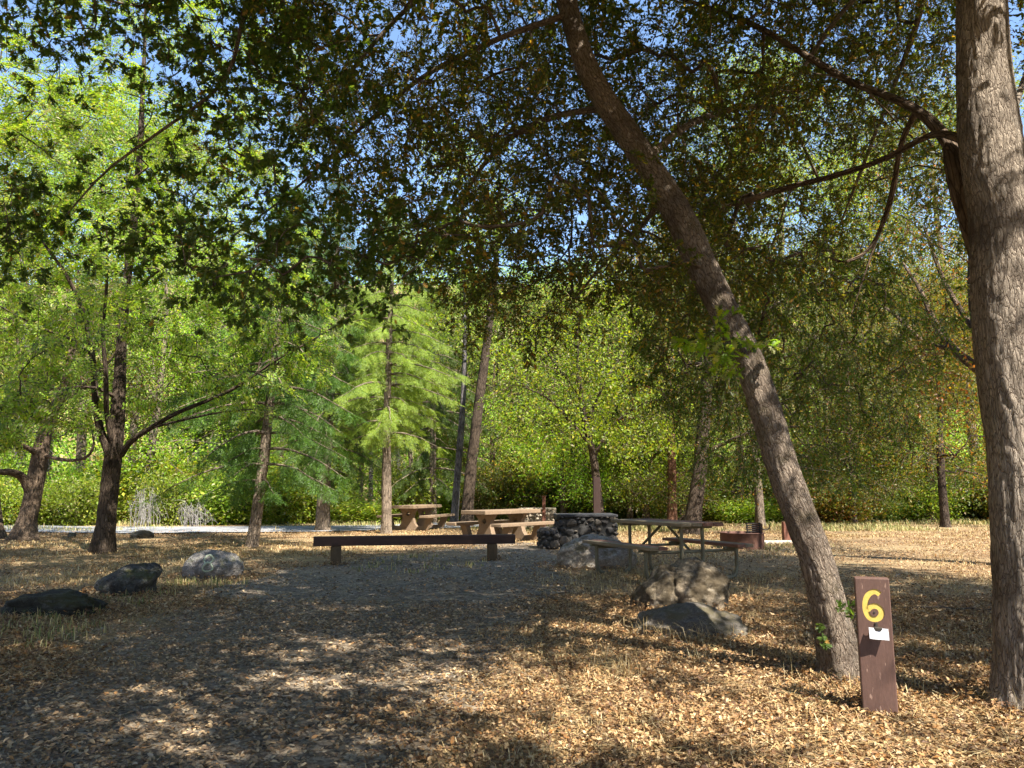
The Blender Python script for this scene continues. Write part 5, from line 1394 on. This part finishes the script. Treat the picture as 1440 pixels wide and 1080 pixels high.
def stones(bm_out, x0, x1, z0, z1, y, ny, rng, mean=.17, axis='x'):
    """Rounded field stones packed over one face of a masonry block."""
    pts = []
    for _ in range(600):
        p = np.array([rng.uniform(x0 + .04, x1 - .04), rng.uniform(z0 + .04, z1 - .04)]); r = rng.uniform(.3, 1.1) * mean * .6
        if all(np.linalg.norm((p - q[0]) / [1.15, 1]) > (r + q[1]) * .80 for q in pts): pts.append((p, r))
    for _ in range(1500):
        p = np.array([rng.uniform(x0 + .03, x1 - .03), rng.uniform(z0 + .03, z1 - .03)]); r = rng.uniform(.12, .28) * mean
        if all(np.linalg.norm((p - q[0]) / [1.12, 1]) > (r + q[1]) * .86 for q in pts): pts.append((p, r))
    for p, r in pts:
        t = bmesh.new(); bmesh.ops.create_icosphere(t, subdivisions=3, radius=1)
        V = np.array([v.co[:] for v in t.verts]); sd = int(rng.integers(0, 9999))
        for k in range(9):
            nn = rng.normal(0, 1, 3); nn[1] *= .5; nn /= np.linalg.norm(nn); ex = np.maximum(V @ nn - .66, 0); V -= ex[:, None] * nn
        V *= (1 + .1 * fbm(V * 1.8, 2, sd))[:, None]
        V *= np.array([r * rng.uniform(1.02, 1.25), .055, r * rng.uniform(.85, 1.02)])
        for v, c in zip(t.verts, V):
            if axis == 'x': v.co = (c[0] + p[0], c[1] + y, c[2] + p[1])
            elif axis == 'y': v.co = (c[1] + y, c[0] + p[0], c[2] + p[1])
            else: v.co = (c[0] + p[0], c[2] + p[1], c[1] + y)
        me = bpy.data.meshes.new('tmp'); t.to_mesh(me); t.free(); bm_out.from_mesh(me); bpy.data.meshes.remove(me)


def stone_mat(name, a, b, c, seed=0):
    """Field stones: every stone its own colour."""
    m, nt, out = new_mat(name); N = NT(nt); ge = N.n('NewGeometry'); tc = N.n('TexCoord')
    base = N.ramp(ge.outputs['Random Per Island'], [(0, a), (.45, b), (.75, c), (1, tuple(x * 1.35 for x in c))])
    f = N.n('TexNoise', Vector=tc.outputs['Object'], Scale=22.0, Detail=8.0, Roughness=.7)
    col = N.mix(N.ramp(f.outputs['Fac'], [(.35, g3(.75)), (.62, g3(0))]), base, tuple(x * .4 for x in a))
    bp = N.n('Bump', Height=f.outputs['Fac'], Strength=.5, Distance=.01); bs = N.n('BsdfPrincipled', Base_Color=col, Roughness=.9, Normal=bp.outputs[0]); nt.links.new(bs.outputs[0], out.inputs[0]); return m


def build_stove(label, base, rz, mats, wing=True, s=1.0, seed=1):
    rng = np.random.default_rng(seed); st, mort, slab = mats; mean = .25
    root = thing('stone_stove', label, 'stove', base, rz); root.scale = (s, s, s)
    W, D, H = 1.28, .85, .70
    bm = bmesh.new(); box(bm, (W - .08, D - .08, H), (0, 0, H / 2 - .03), 0, .02); bobj('mortar_core', bm, mort, root)
    bm = bmesh.new()
    stones(bm, -W / 2, W / 2, 0, H, -D / 2 + .035, -1, rng, mean); stones(bm, -W / 2, W / 2, 0, H, D / 2 - .035, 1, rng, mean)
    stones(bm, -D / 2, D / 2, 0, H, -W / 2 + .035, -1, rng, mean, axis='y'); stones(bm, -D / 2, D / 2, 0, H, W / 2 - .035, 1, rng, mean, axis='y')
    bobj('stone_facing', bm, st, root)
    bm = bmesh.new(); box(bm, (W + .02, D + .02, .055), (0, 0, H + .0), 0, .015)
    for v in bm.verts: v.co.z += .012 * float(noise3(np.array([v.co.x * 5, v.co.y * 5, 0.0]), 6))
    bobj('cap_slab', bm, slab, root)
    if wing:
        bm = bmesh.new(); box(bm, (.38, .62, .40), (-W / 2 - .17, -.20, .20), 0, .04); bobj('wing_core', bm, mort, root)
        bm = bmesh.new(); stones(bm, -W / 2 - .38, -W / 2 + .02, 0, .42, -.52, -1, rng, .2); stones(bm, -.5, .12, 0, .42, -W / 2 - .36, -1, rng, .2, 'y'); stones(bm, -W / 2 - .36, -W / 2, -.5, .12, .405, 1, rng, .2, 'z'); bobj('wing_facing', bm, st, root)
    return root


def build_stoves():
    dkm = (stone_mat('dark_stone', (0.022, 0.022, 0.021), (0.045, 0.04, 0.036), (0.115, 0.095, 0.072)), simple_mat('dark_mortar', (0.045, 0.043, 0.04), .95, scale=20), simple_mat('stove_cap', (0.045, 0.045, 0.048), .8, scale=8, bump=.4))
    tnm = (stone_mat('tan_stone', (0.22, 0.17, 0.12), (0.36, 0.29, 0.20), (0.46, 0.40, 0.31)), simple_mat('tan_mortar', (0.25, 0.20, 0.15), .95, scale=20), simple_mat('tan_cap', (0.42, 0.35, 0.26), .85, scale=8))
    build_stove('dark mortared fieldstone stove with a low side ledge beside the gravel', onground(G(826, 774) + np.array([0, .45, 0])), 0.04, dkm, True, 1.0, 3)
    build_stove('sunlit tan fieldstone stove half hidden behind the concrete picnic table', onground(P(756, 746, 25.5)), -.1, tnm, False, .92, 5)
    pm = simple_mat('dark_post_wood', (0.045, 0.024, 0.018), .8, scale=6, bump=.3, stretch=(3, 3, .5)); rm = simple_mat('red_post_wood', (0.20, 0.085, 0.055), .8, scale=6, bump=.3, stretch=(3, 3, .5))
    def post(lab, px, py0, py1, Y, w, m, arm=None):
        b = P(px, py0, Y); t = P(px, py1, Y); h = t[2]; b[2] = 0
        o = thing('wooden_post', lab, 'post', onground(b)); bm = bmesh.new(); box(bm, (w, w, h + .15), (0, 0, h / 2 - .075), 0, .01); bobj('timber', bm, m, o)
        bm = bmesh.new(); box(bm, (w * 1.0, w * 1.0, .025), (0, 0, h + .012), 0, .01); bobj('chamfered_top', bm, m, o)
    post('dark square wooden post standing behind the dark stone stove', 840, 760, 672, 18.6, .165, pm)
    post('slim reddish wooden post beside the tan stone stove', 765, 752, 699, 24.2, .10, rm)
    post('short orange-brown wooden post just behind the leaning oak trunk', 1106, 757, 735, 19.5, .17, rm)


def build_pipe_table():
    u = np.array([.42, -.907]); p = np.array([.907, .42])
    c = G(936, 811.5); base = onground(c)
    root = thing('picnic_table', 'weathered plank picnic table on bent steel pipe legs behind the cracked boulder', 'picnic table', base, math.atan2(p[1], p[0]))
    root.scale = (0.97, 0.97, 1.04)
    # local x = across (towards the far bench), local -y = near end
    wood = simple_mat('weathered_plank', (0.27, 0.21, 0.135), .85, var=.4, scale=4, bump=.4, stretch=(4, .5, 4), col2=(0.15, 0.12, 0.08)); red = simple_mat('red_plank', (0.24, 0.12, 0.085), .8, var=.35, scale=4, bump=.35, stretch=(4, .5, 4))
    st = simple_mat('green_pipe', (0.17, 0.165, 0.11), .55, .2, var=.4, scale=8, bump=.1, col2=(0.12, 0.105, 0.07))
    L = 1.83; H = .77
    for k, x in enumerate((-.285, -.095, .095, .285)):
        bm = bmesh.new(); box(bm, (.178, L, .045), (x, .004 * (k % 2), H - .0225), 0, .006); bobj('tabletop_plank', bm, wood if k < 2 else red, root)
    for s in (-1, 1):
        for k, dx in enumerate((-.075, .075)):
            bm = bmesh.new(); box(bm, (.143, L, .042), (s * .76 + dx, 0, .455), 0, .006); o = bobj('bench_plank', bm, wood if k == (0 if s < 0 else 1) else red, root)
    for y in (-.66, .66):
        for s in (-1, 1):
            pipe('upright', [(s * .185, y, H - .05), (s * .185, y, .30), (s * .187, y, .11), (s * .215, y, .045), (s * .30, y, .022)], .026, st, root, n=26)
            pipe('bench_leg', [(s * .80, y, .425), (s * .80, y, .22), (s * .795, y, .13), (s * .765, y, .06), (s * .69, y, .024), (s * .58, y, .022)], .028, st, root, n=26)
            bm = bmesh.new(); box(bm, (.34, .05, .03), (s * .74, y, .418), 0, .005); bobj('bench_bracket', bm, st, root)
        pipe('crossbar', [(-.79, y + .03, .385), (.79, y + .03, .385)], .02, st, root)
        bm = bmesh.new(); box(bm, (.70, .05, .035), (0, y, H - .064), 0, .005); bobj('top_bracket', bm, st, root)
        sy = 1 if y < 0 else -1
        pipe('brace', [(0, y + sy * .04, .385), (0, y + sy * .58, H - .06)], .02, st, root)
    return root


def build_fire_ring():
    b = onground(G(1044, 772)); root = thing('fire_ring', 'rusty steel fire ring with a raised cooking grate by the pale slab', 'fire ring', b)
    rust = simple_mat('rusty_steel', (0.17, 0.088, 0.065), .75, .35, var=.4, scale=5, bump=.3, col2=(0.085, 0.045, 0.035)); blk = simple_mat('black_iron', (0.035, 0.03, 0.028), .6, .5, scale=10)
    R = .46; Hh = .33; bm = bmesh.new(); rings = []
    for r, z in ((R, -.05), (R, Hh - .02), (R + .018, Hh - .01), (R + .018, Hh), (R - .012, Hh), (R - .012, -.05)):
        rings.append([bm.verts.new((r * math.cos(t), r * math.sin(t), z)) for t in np.linspace(0, 2 * math.pi, 48, endpoint=False)])
    for a, c in zip(rings, rings[1:]):
        for i in range(48): bm.faces.new((a[i], a[(i + 1) % 48], c[(i + 1) % 48], c[i]))
    bobj('ring', bm, rust, root, True)
    # curved wind shield standing on the rim, grate raised on edge beside it
    bm = bmesh.new(); rg = []
    for t in np.linspace(-.2, .75, 14):
        rg.append([bm.verts.new((r * math.cos(t), r * math.sin(t), z)) for r, z in ((R - .02, Hh - .06), (R - .02, Hh + .19), (R - .032, Hh + .19), (R - .032, Hh - .06))])
    for a, c in zip(rg, rg[1:]):
        for i in range(4): bm.faces.new((a[i], a[(i + 1) % 4], c[(i + 1) % 4], c[i]))
    bm.faces.new(rg[0]); bm.faces.new(rg[-1][::-1]); bobj('wind_shield', bm, rust, root)
    g = thing('grate', None, None, (0, 0, 0)); 
    a = Acc()
    x0, x1, y = .03, .30, -.30; z0, z1 = Hh - .04, Hh + .22
    for x in (x0, x1): a.tube(np.array([(x, y, z0 - .08), (x, y, z1)]), np.full(2, .017), 8, cap=True)
    for z in np.linspace(z0 + .03, z1 - .02, 6): a.tube(np.array([(x0 - .03, y, z), (x1 + .02, y, z)]), np.full(2, .009), 6, cap=True)
    bpy.data.objects.remove(g)
    gr = link('grate', a.mesh('grate', [blk]), root)
    a = Acc(); a.tube(catmull(np.array([(x1, y, z1 - .10), (x1 + .10, y - .02, z1 - .15), (x1 + .2, y, z1 - .12), (x1 + .22, y + .03, z1 - .04)]), 14), np.full(14, .011), 7, cap=True); link('handle', a.mesh('handle', [blk]), gr)


# ------------------------------------------------------------------ light, sky, camera
def build_world():
    w = bpy.data.worlds.new('World'); scene.world = w; w.use_nodes = True; nt = w.node_tree
    bg = nt.nodes['Background']; sky = nt.nodes.new('ShaderNodeTexSky'); sky.sky_type = 'NISHITA'; sky.sun_disc = False
    el = math.asin(SUN_DIR[2]); az = math.atan2(SUN_DIR[0], SUN_DIR[1])
    sky.sun_elevation = el; sky.sun_rotation = az; sky.air_density = 1.0; sky.dust_density = 0.3; sky.ozone_density = 3.0
    nt.links.new(sky.outputs[0], bg.inputs[0]); bg.inputs[1].default_value = 0.10
    l = bpy.data.lights.new('sun', 'SUN'); l.energy = 5.0; l.angle = math.radians(0.53); l.color = (1.0, 0.93, 0.82)
    o = bpy.data.objects.new('sun', l); COL.objects.link(o); o.location = (6, -8, 14); o.rotation_euler = Vector(SUN_DIR).to_track_quat('Z', 'Y').to_euler()
    c = bpy.data.cameras.new('camera'); c.sensor_width = 36; c.lens = 36 * F / 1440; c.clip_start = 0.05; c.clip_end = 2000
    o = bpy.data.objects.new('camera', c); COL.objects.link(o); o.location = (0, 0, CAMZ); o.rotation_euler = (math.pi / 2 + PITCH, 0, 0); scene.camera = o
    scene.view_settings.view_transform = 'Standard'; scene.view_settings.look = 'None'; scene.view_settings.exposure = 1.85; scene.view_settings.gamma = 1.0
    scene.render.filter_size = 1.0
    cy = scene.cycles; cy.max_bounces = 5; cy.diffuse_bounces = 3; cy.glossy_bounces = 2; cy.transmission_bounces = 4; cy.transparent_max_bounces = 4
    cy.use_denoising = True; cy.sample_clamp_indirect = 6.0; cy.use_adaptive_sampling = True; cy.adaptive_threshold = 0.02
    scene.render.use_persistent_data = False


import time
_t = time.time()
def _lap(s):
    global _t
    print('LAP', s, round(time.time() - _t, 1)); _t = time.time()

build_world(); build_ground(); _lap('ground')
build_post(); build_barrier(); build_concrete_tables(); build_stoves(); build_pipe_table(); build_fire_ring(); build_boulders(); _lap('props')
build_litter(); _lap('litter')
build_leaning_oak(); _lap('oak1'); build_pale_oak(); _lap('oak2')
build_mid_trees(); _lap('mid'); build_conifers(); _lap('conifers')
build_wood(); _lap('wood'); build_forest(); _lap('forest')
